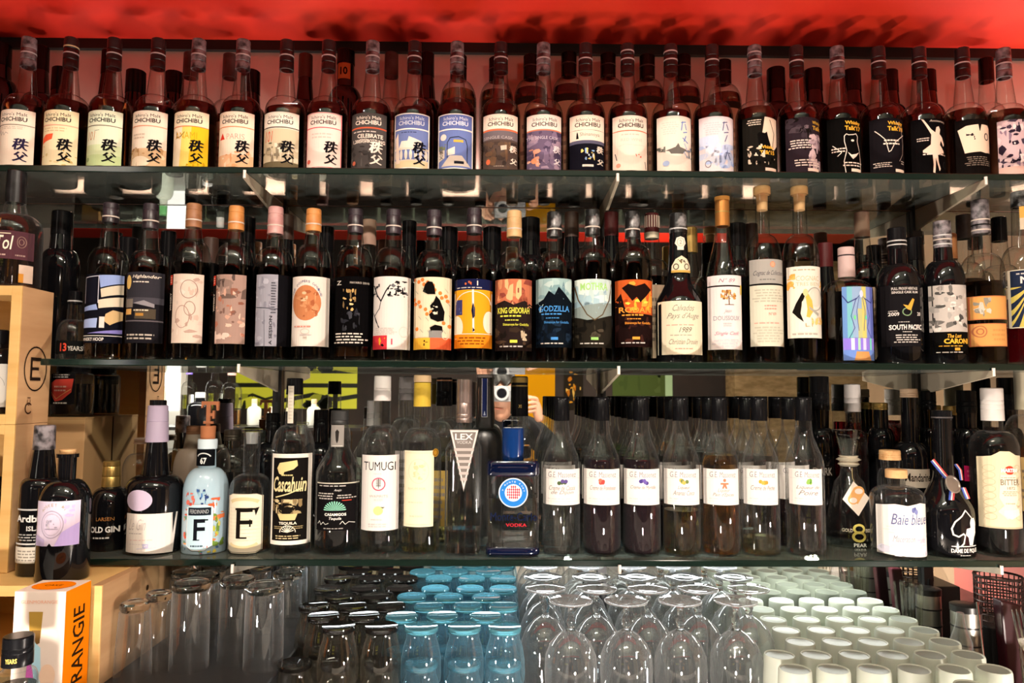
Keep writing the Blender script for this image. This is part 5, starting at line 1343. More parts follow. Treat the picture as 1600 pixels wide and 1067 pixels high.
# tall black bottle with a medal
b = bot(1478, 830, 1.40, S3, (641, 644, 738, 800), .0480, .0182, .0175, DARK, 'tall black bottle with a white spade drawing and a medal on a striped ribbon', 'tall black bottle with the medal', kind='s', name='liqueur_bottle')
b.cap(b.h[1] - .012, b.h[0], .0178, BLACKCAP, .0172, ring=[(.15, GREYCAP)])
SPD = '#d8d4cc'
b.lab(1474, 1520, 794, 872, [L(SPD, .05, (.53, .04), (.40, .16), (.18, .28), (.08, .42), (.12, .54), (.28, .58), (.44, .52), (.50, .56), (.44, .72), (.34, .78)), L(SPD, .035, (.53, .04), (.68, .14), (.84, .24)), PG('#e8e4dc', (.74, .22), (.90, .20), (.98, .30), (.97, .52), (.88, .60), (.80, .76), (.66, .76), (.62, .6), (.52, .54), (.56, .42), (.72, .40), (.70, .30)), L(SPD, .03, (.06, .78), (.98, .78)), T('DAME DE PIQUE', .52, .875, .96, .10, '#e0dcd4', b=.03), H(.3, .95, .8, .98, 1, '#c8c4bc')], None, 'lettering')
mx, mz = W(1489, 757, 1.345)
mr = .0165
md = MB().lathe([(0, 0), (0, mr * .9), (.0008, mr), (.0022, mr), (.003, mr * .92), (.003, mr * .8), (.0022, mr * .76), (.0034, mr * .3), (.0036, 0)], 30)
o = md.build('medal', pmat('pewter_medal', '#a89c92', .35, .7), b.root, (mx - b.X, 1.347 - 1.40, mz - S3), (math.radians(70), 0, math.radians(18)), smooth=True)
for nm, c, dx in (('ribbon', '#3a50a0', 0), ('ribbon', '#d8d0cc', .0035), ('ribbon', '#b83c3c', .007)):
    rb = MB()
    for pts in ([(-.030 + dx * .6, -.031, .040 + dx * .5), (-.017 + dx, -.046, .014), (-.008 + dx, -.052, .004)], [(.012 + dx * .4, -.050, .008), (.016 + dx * .5, -.040, .024), (.014 + dx * .5, -.031, .034)], [(-.009 + dx, -.052, -.010), (-.013 + dx, -.0545, -.028)], [(.012 + dx * .8, -.052, -.006), (.022 + dx * .8, -.048, -.026)]):
        rb.tube([(x + mx - b.X + .006, y + .0005, z + mz - S3) for x, y, z in pts], .0017, 6)
    rb.build(nm, pmat('ribbon_' + c[1:], c, .6), b.root, smooth=True)
# bitter
b = bot(1556, 780, 1.40, S3, (606, 657, 672, 702), .0415, .0165, .0180, CLEAR2, 'dark red bitter bottle with a white capsule and a beige scroll label', 'bitter bottle with the beige label', name='bitter_bottle')
b.liquid(b.h[2] + .006, pmat('dark_ruby', (.05, .006, .008), 0, 0, 1.0, 1.36))
b.cap(b.h[1], b.h[0], .0195, WHC, .0190, groove=(.35, .5, .62))
b.lab(1523, 1590, 705, 826, [*[RG(.5 + s * .34, .22 + .09 * k, .10, .04, .012, '#c0b090') for s in (-1, 1) for k in range(8)], PG('#ded2bc', (.36, .30), (.78, .30), (.82, .62), (.74, .70), (.86, .78), (.5, .88), (.28, .78), (.42, .70), (.32, .60)), E(.60, .245, .13, .055, '#d0402c'), T('MARTINI', .60, .245, .44, .05, '#f0e8e0', b=.05), T('BITTER', .62, .40, .52, .075, '#7a6c58', b=.01), H(.36, .33, .88, .35, 1, '#a89878'), T('1872', .62, .475, .22, .035, '#8a7a64', b=.01), H(.38, .51, .84, .58, 3, '#a89878'), H(.45, .66, .8, .69, 1, '#b8a888'), PG('#e8dcc6', (.42, .76), (.82, .74), (.86, .82), (.6, .88), (.4, .82)), L('#b8a888', .012, (.02, .99), (.98, .99))], '#d6c7a6', outline=[(0, .08), (.2, .06), (.38, .0), (.62, -.0), (.8, .05), (1, .06), (1, 1), (0, 1)])
# cut by the right edge
b = bot(1610, 780, 1.46, S3, (575, 640, 648, 690), .0420, .0180, .0190, CLEAR2, 'round-shouldered amber bottle cut by the right edge of the lowest shelf', 'amber bottle at the right edge', name='spirit_bottle')
b.liquid(b.h[3] - .01, WHISKY)
b.cap(b.h[1], b.h[0], .0200, pmat('cream_cap', '#c8bda4', .5), .0195)
b.lab(1590, 1630, 715, 800, [H(.1, .2, .9, .8, 5, '#6a5a48')], '#a88a58')

# --- back row of the lowest shelf
def low_back(px, py, Y, ys, R, rn, rc, glass, capm, text, key, liq=None, lev=None, lab=None, z0=None, kind='r', paper='#cfc4b0', el=None, ring=None):
    b = bot(px, py, Y, S3 if z0 is None else z0, ys, R, rn, rc, glass, text, key, kind=kind, seg=22)
    if liq:
        b.liquid(hts(px, Y, b.z0, lev)[0], liq)
    b.cap(b.h[1], b.h[0], rc, capm, rc - .0006, groove=(.3, .5), ring=ring)
    if lab:
        b.lab(*lab, el or [H(.1, .1, .9, .9, 6, '#8a8074')], paper)
    return b


low_back(221, 740, 1.52, (684, 693, 708, 735), .036, .016, .0165, CLEAR2, pmat('dusty_pink_cap', '#b89a8a', .5), 'clear bottle with a pale pink cap behind the lavender-capped black bottle', 'pink-capped clear bottle', WATER, 760)
low_back(300, 740, 1.525, (665, 678, 700, 735), .0365, .0185, .0140, pmat('stoneware', '#8c7c6c', .5), pmat('brown_cork', '#6a4428', .8), 'grey stoneware bottle with a brown cork behind the pale blue bottle', 'stoneware bottle')
low_back(362, 740, 1.52, (671, 688, 700, 730), .036, .017, .0170, CLEAR2, pmat('brushed_grey_cap', '#5c544c', .35, .6), 'clear bottle with a grey metal cap behind the letter F bottles', 'grey-capped clear bottle', WATER, 735)
low_back(425, 740, 1.52, (645, 672, 690, 720), .038, .016, .0150, DARK, BLACKCAP, 'black bottle standing behind, between the cream F label and the white-framed label', 'black bottle in the back')
low_back(500, 740, 1.515, (640, 668, 690, 720), .037, .016, .0150, DARK, BLACKCAP, 'black bottle behind, between the white-framed label and the agave label', 'black bottle in the back')
low_back(584, 700, 1.52, (625, 665, 680, 706), .034, .0165, .0158, CLEAR2, pmat('white_screw_cap', '#b8b4b0', .4), 'clear bottle with a short white cap behind the TUMUGI label', 'white-capped clear bottle', WATER, 720, lab=(548, 570, 715, 800), paper='#a8b4a0')
low_back(634, 720, 1.50, (588, 625, 652, 690), .037, .0155, .0160, CLEAR2, pmat('grey_screw_cap', '#8c8684', .4), 'clear bottle with a grey capsule between the TUMUGI and cream labels', 'grey-capsuled clear bottle', WATER, 720, lab=(618, 640, 704, 800), paper='#ddd0cc')
low_back(693, 720, 1.50, (590, 634, 655, 692), .037, .0155, .0165, CLEAR2, BLACKCAP, 'clear bottle with a black capsule and brown top behind the cream label', 'black-capsuled clear bottle', PALE, 710, lab=(672, 700, 735, 822), paper='#b89a50', ring=[(.9, CAPBR)])
# black and coloured bottles behind the right end
low_back(1283, 760, 1.547, (588, 640, 668, 700), .0290, .018, .0205, DARK, BLACKCAP, 'tall black bottle between the last liqueur and the teardrop decanter', 'tall black bottle', lab=(1262, 1300, 728, 745), paper='#16120f', el=[T('DARK', .5, .5, .8, .7, '#a8a098', b=.02)])
0 and low_back(1302, 720, 1.565 - .026, (600, 643, 668, 700), .026, .0150, .0160, DARK, pmat('dark_grey_capsule', '#4a4844', .4), 'dark bottle with a grey capsule behind the teardrop decanter', 'grey-capsuled dark bottle')
low_back(1335, 740, 1.548, (600, 643, 672, 712), .0280, .0155, .0165, CLEAR2, WHC, 'red liqueur bottle with a white capsule behind the teardrop decanter', 'red liqueur bottle', REDL, 660)
low_back(1378, 740, 1.546, (629, 640, 668, 690), .0265, .0155, .0160, DARK, GOLDM, 'black bottle with a short gold cap behind the teardrop decanter', 'gold-capped black bottle on the right')
low_back(1392, 770, 1.455, (703, 718, 732, 750), .0238, .016, .0200, CLEAR2, CORKM, 'small bottle with a wooden stopper and striped ribbon behind the blue script bottle', 'ribboned wooden stopper', AMBER, 790)
low_back(1424, 740, 1.48, (607, 621, 690, 716), .0335, .0155, .0168, DARK, pmat('pale_cork_top', '#c8aa8c', .6), 'long-necked black bottle with a pale cork and a gothic lettered label', 'long-necked black bottle', lab=(1408, 1450, 733, 762), paper='#cbbfae', el=[T('Mandarine', .55, .45, .9, .45, '#221a16', b=.02)])
low_back(1452, 720, 1.548, (611, 640, 668, 700), .0200, .0155, .0170, DARK, BLACKCAP, 'black-capped dark bottle beside the long-necked black bottle', 'black-capped dark bottle')
low_back(1490, 720, 1.543, (634, 648, 668, 690), .0260, .016, .0175, DARK, GOLDM, 'dark bottle with a gold cap behind the medal bottle', 'gold-capped dark bottle')
low_back(1513, 720, 1.48, (610, 645, 668, 700), .0275, .0165, .0185, DARK, BLACKCAP, 'broad black-capped bottle between the medal bottle and the bitter bottle', 'broad black-capped bottle', lab=(1505, 1525, 728, 752), paper='#c0205a', el=[H(.1, .2, .9, .8, 2, '#e07090')])
low_back(1577, 700, 1.536, (590, 640, 668, 700), .0295, .017, .0190, DARK, BLACKCAP, 'dark bottle behind the bitter bottle at the right edge', 'dark bottle at the right')

# --- on the cardboard box and on the crates
b = bot(114, 612, 1.527, BOX_TOP, (574, 582, 583, 592), .0390, .0330, .0300, CLEAR2, 'wide low bottle with a red oval label on the cardboard box', 'wide bottle with the red oval', name='liqueur_bottle')
b.liquid(b.h[3] - .01, WHISKYD)
b.cap(b.h[1] - .002, b.h[0] + .002, .0310, BLACKCAP, .0305)
b.lab(82, 122, 584, 632, [PG('#d84a3c', (.05, .30), (.3, .18), (.95, .16), (.9, .6), (.6, .85), (.3, .9), (.08, .7)), L('#e8a060', .03, (.07, .6), (.35, .82), (.88, .5)), H(.2, .36, .8, .6, 2, '#f0b8a0'), H(.1, .0, .9, .14, 2, '#c8c0b4'), H(.2, .9, .95, 1, 1, '#c8c0b4')], '#1a1718')
# small bottle at the left end of the middle shelf
X = W(114, 540, 1.42)[0]
h = hts(117, 1.42, S2, 455, 475, 500, 525)
b = Bottle('small clear bottle with a 13 YEARS band at the left end of the middle shelf', X, 1.42, S2, prof_bottle(.0285, h[3], h[2], .013, h[1] + .002, .011), CLEAR2, 'whisky_bottle', seg=24)
b.cap(h[1], h[0], .0122, BLACKCAP, .0118, ring=[(.2, SILV)])
b.lab(90, 138, 532, 553, [T('13', .38, .5, .26, .62, '#d04a38', b=.03), T('YEARS', .76, .58, .42, .34, '#c8c0b8', b=.02)], '#141414')
# on top of the upper crate
X = W(20, 400, 1.348)[0]
zt2 = zt_ + .0005
h = hts(20, 1.348, zt2, 268, 318, 336, 362)
b = Bottle('large round bottle with a plum label standing on the upper crate', X, 1.348, zt2, prof_bottle(.0460, h[3], h[2], .020, h[1] + .003, .0155), CLEAR2, 'whisky_bottle', seg=30)
b.liquid(hts(20, 1.348, zt2, 340)[0], WHISKY)
b.cap(h[1], h[0], .0165, CAPB, .0158)
b.lab(-28, 64, 360, 404, [T('Tol', .62, .42, .30, .50, '#e6dcc8', .2, .01), L('#d8c8b0', .02, (.32, .1), (.72, .1)), RG(.88, .38, .055, .2, .01, '#8a7064'), RG(.88, .38, .03, .1, .01, '#8a7064'), H(.35, .8, .75, .92, 1, '#b89c90'), H(.80, .8, .97, .92, 1, '#9a8078')], '#4e2f36')
b.lab(14, 58, 412, 440, [Q(.65, 0, 1, 1, '#d0b8a4'), Q(.65, .5, .8, 1, '#c88a38')], None, 'rear_label')
# bottles lying low inside the crates
for zc, lab, el, nm in ((zm_, 'bottle with a large white label inside the upper crate', [RG(.5, .5, .42, .34, .01, '#a8a49e', a0=180, a1=360), L('#a8a49e', .008, (.3, .5), (.3, .9)), L('#a8a49e', .008, (.5, .4), (.5, .9)), L('#a8a49e', .008, (.7, .5), (.7, .9)), H(.2, .08, .8, .2, 2, '#a8a49e')], '#d8d4cc'),
                        (zb_, 'dark bottle with a maroon label inside the second crate', [H(.1, .1, .9, .9, 6, '#7a5a50')], '#2a1c1e')):
    X = cxr - .064
    hh_ = .150 if zc == zm_ else .140
    b = Bottle(lab, X, 1.3425, zc + .0172, prof_bottle(.0360, .095, .118, .016, hh_ - .02, .0135), DARK, 'wine_bottle', 'bottles inside the crates', seg=24)
    b.cap(hh_ - .03, hh_, .0148, BLACKCAP, .0142)
    b.mm_label(0, .066, .012 if zc == zm_ else .04, .088, el, nm)
# small bottle and glass before the carton
X = W(28, 1020, 1.065)[0]
h = hts(28, 1.065, PT, 992, 1035, 1045, 1062)
b = Bottle('small bottle with a black screw cap before the orange carton', X, 1.065, PT, prof_bottle(.026, max(.02, h[3]), max(.03, h[2]), .0175, h[1] + .002, .0165), CLEAR2, 'whisky_bottle', seg=24)
b.liquid(max(.015, h[3] - .006), WHISKYD)
b.cap(h[1] - .002, h[0], .0195, BLACKCAP, .0192, groove=(.45, .62))
b.mm_label(.003, .016, h[1] + .004, h[1] + .012, [T('YEARS', .5, .5, .9, .8, '#d8b860', b=.02)], None, 'cap_print', R=.0198)
X = W(74, 1062, 1.08)[0]
rg = MB().lathe([(0.002, 0), (0.0, .024), (.003, .028), (.030, .0315), (.0345, .0305), (.0345, .029), (.028, .029), (.005, .025), (.005, 0)], 30)
o = rg.build('glass_tumbler', CLEARG, None, (X + .012, 1.065, PT), smooth=True)
tag(o, 'small clear tumbler before the foot of the orange carton', 'glass')

# ================================================================== GLASSES ON THE BACK COUNTER
ORD = ['first', 'second', 'third', 'fourth', 'fifth', 'sixth', 'seventh', 'eighth']
FROST = pmat('frosted_glass', '#cfd3c6', 0.45)
nt = FROST.node_tree
_b = nt.nodes['Principled BSDF']
_tl = nt.nodes.new('ShaderNodeBsdfTranslucent'); _tl.inputs[0].default_value = lin('#d8dccf')
_mx = nt.nodes.new('ShaderNodeMixShader'); _mx.inputs[0].default_value = 0.5
nt.links.new(_b.outputs[0], _mx.inputs[1]); nt.links.new(_tl.outputs[0], _mx.inputs[2])
nt.links.new(_mx.outputs[0], nt.nodes['Material Output'].inputs[0])
SMOKE = pmat('smoked_glass_base', (0.035, 0.030, 0.026), 0.03, 0, 0.75, 1.48)
BLUE = pmat('blue_glass_base', (0.24, 0.77, 0.97), 0.03, 0, 0.78, 1.48)
SMOKEW = edge_brighten(thin_glass('faint_smoke_wall', (0.90, 0.88, 0.82), (0.35, 0.31, 0.25), 0.14), (.62, .56, .46), .02, .3)
BLUEW = edge_brighten(thin_glass('faint_blue_wall', (0.82, 0.93, 0.98), (0.26, 0.55, 0.68), 0.14), (.48, .78, .92), .07, .35)


def copy_thing(root, loc, label):
    r = root.copy(); COL.objects.link(r)
    r.location = loc
    r['label'] = label
    for ch in list(root.children):
        c = ch.copy(); COL.objects.link(c); c.parent = r
    return r


TW = [(0, .0335), (.012, .0345), (.034, .0338), (.055, .0305), (.070, .0255), (.0795, .0250)]
def tumbler(kind, loc, label):
    t = empty('tumbler', loc, label, 'glass', 'smoke-based tumblers' if kind == 'smoke' else 'blue-based tumblers')
    link('wall', lathe_mesh('wall', TW, SMOKEW if kind == 'smoke' else BLUEW, 28), t)
    link('base', lathe_mesh('base', [(.0795, 0), (.0795, .0250), (.0815, .0280), (.0870, .0287), (.0895, .0272), (.0890, .0235), (.0880, 0)], SMOKE if kind == 'smoke' else BLUE, 28), t)
    return t


proto = {}
def put_tumbler(kind, loc, label):
    if kind not in proto:
        proto[kind] = tumbler(kind, loc, label)
    else:
        copy_thing(proto[kind], loc, label)


rowsY = [1.290, 1.352, 1.414, 1.476, 1.536]
cols_odd = [-.348, -.276, -.203, -.132, -.063, .006]
cols_even = [-.314, -.243, -.174, -.103, -.027]
rn = random.Random(5)
for r, Y in enumerate(rowsY):
    cols = cols_odd if r % 2 == 0 else cols_even
    nb = 3 if r % 2 == 0 else 2
    for c, X in enumerate(cols):
        kind = 'smoke' if c < nb else 'blue'
        word = 'smoke-based tumbler' if kind == 'smoke' else 'blue-based tumbler'
        k = c if kind == 'smoke' else c - nb
        x, y = X + rn.uniform(-.002, .002), Y + rn.uniform(-.002, .002)
        place_ = '%s row from the front, %s from the left' % (ORD[r], ORD[k])
        put_tumbler(kind, (x, y, CT), 'lower %s, %s' % (word, place_) if not (r == 0 and c == 0) else 'upside-down smoke-based tumbler without another on top, front row')
        if not (r == 0 and c == 0):
            put_tumbler(kind, (x, y, CT + .0606), 'upper %s, %s' % (word, place_))

# stemmed glasses, upside down
WG = [(0, .0318), (.004, .0326), (.03, .0385), (.06, .0425), (.085, .0440), (.108, .0425), (.128, .0345), (.143, .0205), (.150, .0085)]
def wine(loc, label):
    t = empty('wine_glass', loc, label, 'glass', 'upside-down stemmed glasses')
    link('bowl', lathe_mesh('bowl', WG, CLEARG, 30), t)
    link('stem', lathe_mesh('stem', [(.1495, 0), (.1498, .0080), (.154, .0055), (.160, .0062), (.165, .0080), (.170, .0060), (.176, .0045), (.186, .0048), (.1915, .010)], SOLID, 20, sharp=80), t)
    link('foot', lathe_mesh('foot', [(.1915, .0), (.1915, .010), (.1945, .024), (.1968, .0360), (.1985, .0365), (.1995, .0350), (.1975, .020), (.1970, 0)], CLEARG, 30, sharp=80), t)
    return t
wp = None
wr = [(1.268, [.118, .211, .302, .396]), (1.346, [.080, .1715, .2635, .353, .444]), (1.430, [.080, .172, .2600, .3480, .443]), (1.522, [.080, .172, .2600, .3480, .443])]
for r, (Y, xs) in enumerate(wr):
    for c, X in enumerate(xs):
        lab = 'upside-down clear stemmed glass, %s row from the front, %s from the left' % (ORD[r], ORD[c])
        if wp is None:
            wp = wine((X, Y, CT), lab)
        else:
            copy_thing(wp, (X, Y, CT), lab)

# frosted tumblers, upside down
FT = [(.002, .0255), (0, .0275), (.001, .0290), (.060, .0270), (.110, .0250), (.1205, .0247), (.1240, .0235), (.1238, .0218), (.1225, .0212)]
FBASE = pmat('darkened_base_glass', (.42, .45, .39), .42, 0, .6, 1.45, spec=.2)  # shade of the dim tumbler tops is put into this grey-green


def frosted(loc, lab):
    t = empty('frosted_tumbler', loc, lab, 'glass', 'frosted tumblers')
    link('wall', lathe_mesh('wall', FT, FROST, 26, sharp=60), t)
    link('base', lathe_mesh('base', [(.1160, 0), (.1160, .0210), (.1224, .0213), (.1226, .0195), (.1212, .0150), (.1205, 0)], FBASE, 26, sharp=60), t)
    return t


fp = None
for r in range(7):
    Y = 1.165 + .0632 * r
    xs = [.450, .5135, .5765, .639, .701, .7635]
    if r in (2, 3, 4, 5, 6):
        xs = xs[1:] if r >= 2 else xs
    if r >= 4:
        xs = xs[:-1] + [.7605]
    for c, X in enumerate(xs):
        if r <= 1 and c == 0:
            X += .004
        lab = 'upside-down frosted white tumbler, %s row from the front, %s from the left' % (ORD[r], ORD[c])
        if fp is None:
            fp = frosted((X, Y, CT), lab)
        else:
            copy_thing(fp, (X, Y, CT), lab)
copy_thing(fp, (.687, 1.100, CT), 'upside-down frosted white tumbler standing alone before the front row')

# tall clear glasses on the raised platform, upside down
def tall(loc, label, h, r0, r1, flute):
    t = empty('tall_glass', loc, label, 'glass', 'tall clear glasses')
    p = [(0, r0)] + [(h * k / 8, r0 + (r1 - r0) * (k / 8) ** (1.0 if not flute else 1.6)) for k in range(1, 8)] + [(h - .014, r1)]
    link('wall', lathe_mesh('wall', p, CLEARG, 24), t)
    link('base', lathe_mesh('base', [(h - .014, 0), (h - .014, r1 - .0008), (h - .010, r1 + .0010), (h - .003, r1 + .0008), (h, r1 - .002), (h - .001, 0)], SOLID, 24), t)
    return t
tg_ = [((190, 1060), .120, .0290, .0225, 'front row, leftmost'), ((239, 1046), .126, .0260, .0200, 'front row, second from the left'), ((290, 1047), .1440, .0320, .0300, 'front row, third from the left, tall'),
       ((364, 1032), .1390, .0310, .0290, 'second row, third from the left'), ((417, 1046), .1400, .0330, .0310, 'front row, rightmost'), ((312, 1012), .130, .0300, .0260, 'second row, second from the left'),
       ((245, 1000), .1260, .0300, .0240, 'second row, leftmost'), ((330, 985), .128, .030, .0265, 'third row, second from the left'), ((395, 990), .130, .030, .0265, 'third row, third from the left'), ((268, 972), .126, .030, .0250, 'third row, leftmost'),
       ((452, 1004), .130, .0270, .0260, 'second row, rightmost'), ((420, 960), .124, .0285, .0255, 'back row, the left one'), ((470, 962), .126, .0270, .0250, 'back row, the right one')]
for i, ((px, py), h, r0, r1, w) in enumerate(tg_):
    X, Y = G(px, py, PT)
    Y += .012
    Y = min(Y, YB - .04)
    X = min(X, -.405)
    X = max(X, W(160, 905, 1.216)[0] + r0 + .0015)
    tall((X, Y, PT), 'upside-down clear tall glass on the raised platform, ' + w, h, r0, r1, i % 2 == 0)

# ================================================================== TOOLS AT THE RIGHT
STEEL = pmat('brushed_steel', (0.55, 0.53, 0.48), 0.28, 0.95)
BLK = pmat('black_plastic', (0.010, 0.009, 0.009), 0.35)
MAROON = pmat('maroon_plastic', '#2c0810', 0.3)
for (X, Y, R, zt, lab) in ((.8560, 1.500, .0230, ZC - .384, 'steel canister with black bands and lid, the farther of two'), (.8640, 1.392, .0260, ZC - .386, 'steel canister with black bands and lid, the nearer of two')):
    H_ = zt - CT
    t = empty('canister', (X, Y, CT), lab, 'canister', 'steel canisters')
    link('body', lathe_mesh('body', [(0, 0), (0, R - .002), (.002, R), (H_ - .012, R), (H_ - .012, 0)], STEEL, 28), t)
    link('lid', lathe_mesh('lid', [(H_ - .012, 0), (H_ - .012, R + .001), (H_ - .001, R + .001), (H_, R - .001), (H_, 0)], BLK, 28), t)
    for q in (.55, .75):
        link('band', lathe_mesh('band', [(H_ * q, R - .001), (H_ * q, R + .0008), (H_ * q + .003, R + .0008), (H_ * q + .003, R - .001)], BLK, 28), t)
# maroon handles
o = MB().prism([(-.020, 0), (.014, 0), (.006, .172), (-.030, .180)], 'y', -.012, .012).build('bar_caddy', MAROON, None, (.9240, 1.350, CT), bevel=.003)
tag(o, 'maroon and black slanted bar caddy beside the nearer steel canister', 'caddy')
o = MB().prism([(-.010, 0), (.012, 0), (-.004, .190), (-.026, .190)], 'y', -.008, .008).build('knife_handle', MAROON, None, (.8290, 1.545, CT), bevel=.003)
tag(o, 'maroon handle leaning behind the last frosted tumblers', 'handle')
# wire basket on a black block
BX, BY, BR = W(1560, 925, 1.43)[0], 1.43, .0400
zb, zt = ZC - .425, ZC - .342
o = MB().box(-.052, .075, -.055, .055, 0, zb - CT - .0005).build('storage_box', BLK, None, (BX, BY, CT), bevel=.003)
tag(o, 'black box at the right carrying the wire basket', 'box')
t = empty('wire_basket', (BX, BY, zb), 'round dark wire basket standing on the black box at the right', 'basket')
WIRE = pmat('dark_wire', '#3a2c28', .4, .5)
hb = zt - zb
for k in range(8):
    z = .0016 + (hb - .003) * k / 7
    mb = MB(); mb.tube([(BR * math.cos(a * math.pi / 16), BR * math.sin(a * math.pi / 16), z) for a in range(33)], .0015 if k < 7 else .0024, 6, False)
    mb.build('hoop', WIRE, t, smooth=True)
for k in range(24):
    a = k * math.pi / 12
    mb = MB(); mb.tube([(BR * math.cos(a), BR * math.sin(a), 0), (BR * math.cos(a), BR * math.sin(a), hb)], .0012, 5)
    mb.build('upright_wire', WIRE, t, smooth=True)
# forks in a steel cup at the edge
FX, FY = .885, 1.245
link_cup = MB().lathe([(0, 0), (0, .026), (.09, .031), (.0905, .030), (.003, .0245), (.003, 0)], 26).build('cutlery_cup', STEEL, None, (FX + .015, FY, CT), smooth=True)
tag(link_cup, 'steel cutlery cup holding forks at the right edge', 'cup')
FORKM = pmat('polished_steel', (0.72, 0.70, 0.66), .15, 1.0)


def fork(name, lab, base, lean):
    mb = MB()
    mb.tube([(0, 0, 0), (0, 0, .09), (0, .001, .125)], [.0035, .0022, .0030], 8)
    mb.prism([(-.004, .122), (.004, .122), (.011, .138), (.011, .146), (-.011, .146), (-.011, .138)], 'y', -.0009, .0009)
    for k in range(4):
        x = -.0096 + k * .0064
        mb.tube([(x, 0, .145), (x, .001, .185), (x, .003, .192)], [.0017, .0015, .0007], 6)
    o = mb.build(name, FORKM, None, base, lean, smooth=True)
    tag(o, lab, 'fork', 'forks in the cup')


for k, (dx, dy, rx, ry, w) in enumerate(((.004, -.006, .06, -.16, 'leaning to the left'), (.018, .004, -.04, .02, 'standing upright in the middle'), (.028, -.002, .02, .15, 'leaning to the right'))):
    fork('fork', 'steel fork with tines up in the cutlery cup, ' + w, (FX + dx, FY + dy, CT + .004), (rx, ry, .3 * (k - 1)))
# straws
STR = thin_glass('clear_straw', (.86, .85, .80), (.45, .42, .36), .14)


def straws(cx, cy_, n, h, jr, lab, tone, jar):
    j = MB().lathe([(0, 0), (0, jr * .95), (.07, jr), (.0705, jr - .0012), (.003, jr * .9), (.003, 0)], 26).build('straw_jar', jar, None, (cx, cy_, CT), smooth=True)
    tag(j, lab, 'jar')
    me = MB().tube([(0, 0, 0), (0, 0, h)], .0028, 8, False)
    first = None
    rn = random.Random(int(cx * 100))
    for k in range(n):
        a = k * 2.39996
        r = (jr - .007) * math.sqrt((k + .5) / n)
        loc = (cx + r * math.cos(a), cy_ + r * math.sin(a), CT + .0045)
        rot = (-.10 * math.sin(a) * r / jr, .10 * math.cos(a) * r / jr, 0)
        if first is None:
            first = me.build('drinking_straw', STR, None, loc, rot, smooth=True)
            q = first
        else:
            q = first.copy(); COL.objects.link(q); q.location = loc; q.rotation_euler = rot
        tag(q, 'clear drinking straw in the %s' % tone, 'straw', 'straws in the ' + tone)


straws(.843, 1.172, 22, .150, .030, 'clear jar full of drinking straws at the right edge before the forks', 'jar at the right edge', CLEARG)
straws(.7900 + .012, 1.470, 12, .175, .0240, 'clear jar of straws behind the frosted tumblers', 'jar behind the frosted tumblers', CLEARG)
o = MB().tube([(0, 0, 0), (-.010, .01, .185)], .0018, 8).build('bar_spoon', FORKM, None, (.8430, 1.300, CT), smooth=True)
tag(o, 'thin steel bar spoon leaning beside the nearer canister', 'spoon')
o = MB().lathe([(0, 0), (0, .015), (.05, .019), (.11, .018), (.14, .008), (.160, .006), (.160, 0)], 22).build('dropper_bottle', CLEARG, None, (.8180, 1.335, CT), smooth=True)
tag(o, 'small clear bottle between the frosted tumblers and the steel canister', 'bottle')

# ================================================================== THE ROOM IN THE MIRROR
BULK = noise_mat('pale_green_plaster', '#7f857a', '#9aa092', 2.5, (1, 1, 3), .5)
struct('wall_bulkhead', MB().box(-2.9, 2.9, -1.46, -1.36, ZC + .985, ZC + 1.45), BULK)
RL = pmat('red_lacquer', '#d42a16', .35)
o = MB().box(-2.85, 2.1, -1.36, -1.10, ZC + .940, ZC + .985).build('display_ledge', RL)
tag(o, 'long red edged ledge high across the room behind the bar, seen in the mirror', 'ledge')
LZ = ZC + .9855


def room_bottle(label, X, Y, z, H_, R, glass, liq, lev, cap_, name='bottle', group='bottles in the mirror'):
    p = prof_bottle(R, H_ * .55, H_ * .72, R * .42, H_ * .86, R * .36)
    b = Bottle(label, X, Y, z, p, glass, name, group, seg=20)
    if liq:
        b.liquid(H_ * lev, liq)
    b.cap(H_ * .84, H_, R * .42, cap_, R * .40)
    return b


LB = empty('light_box', (-2.15, -1.30, LZ), 'glowing white light box on the red ledge, seen in the mirror at left', 'lamp')
MB().box(-.20, .20, -.05, .05, 0, .40).build('housing', pmat('white_housing', '#d8d4cc', .5), LB, bevel=.004)
MB().box(-.19, .19, .0505, .054, .01, .39).build('lit_panel', pmat('lit_panel', '#ffffff', .5, emit='#fff4e4', estr=6.0), LB)
room_bottle('amber bottle on the red ledge left of the light box', -2.56, -1.2, LZ, .36, .06, CLEAR, AMBER, .5, pmat('tan_cap', '#c89858', .5))
room_bottle('pale green bottle upright on the red ledge right of the light box', -1.80, -1.2, LZ, .34, .055, pmat('pale_green_frost', '#c8d4ae', .3), None, 0, WHC)
room_bottle('lavender bottle on the red ledge', -1.55, -1.2, LZ, .26, .035, pmat('lavender_glass', '#a8a0d8', .2), None, 0, WHC)
room_bottle('clear bottle on the red ledge beside the lavender bottle', -1.30, -1.2, LZ, .25, .05, CLEAR, WATER, .5, WHC)
o = MB().box(-.05, .05, -.05, .05, 0, .30).build('carton', pmat('orange_card', '#e8a040', .5), None, (-2.42, -1.2, LZ), bevel=.003)
tag(o, 'orange carton on the red ledge beside the light box', 'carton')
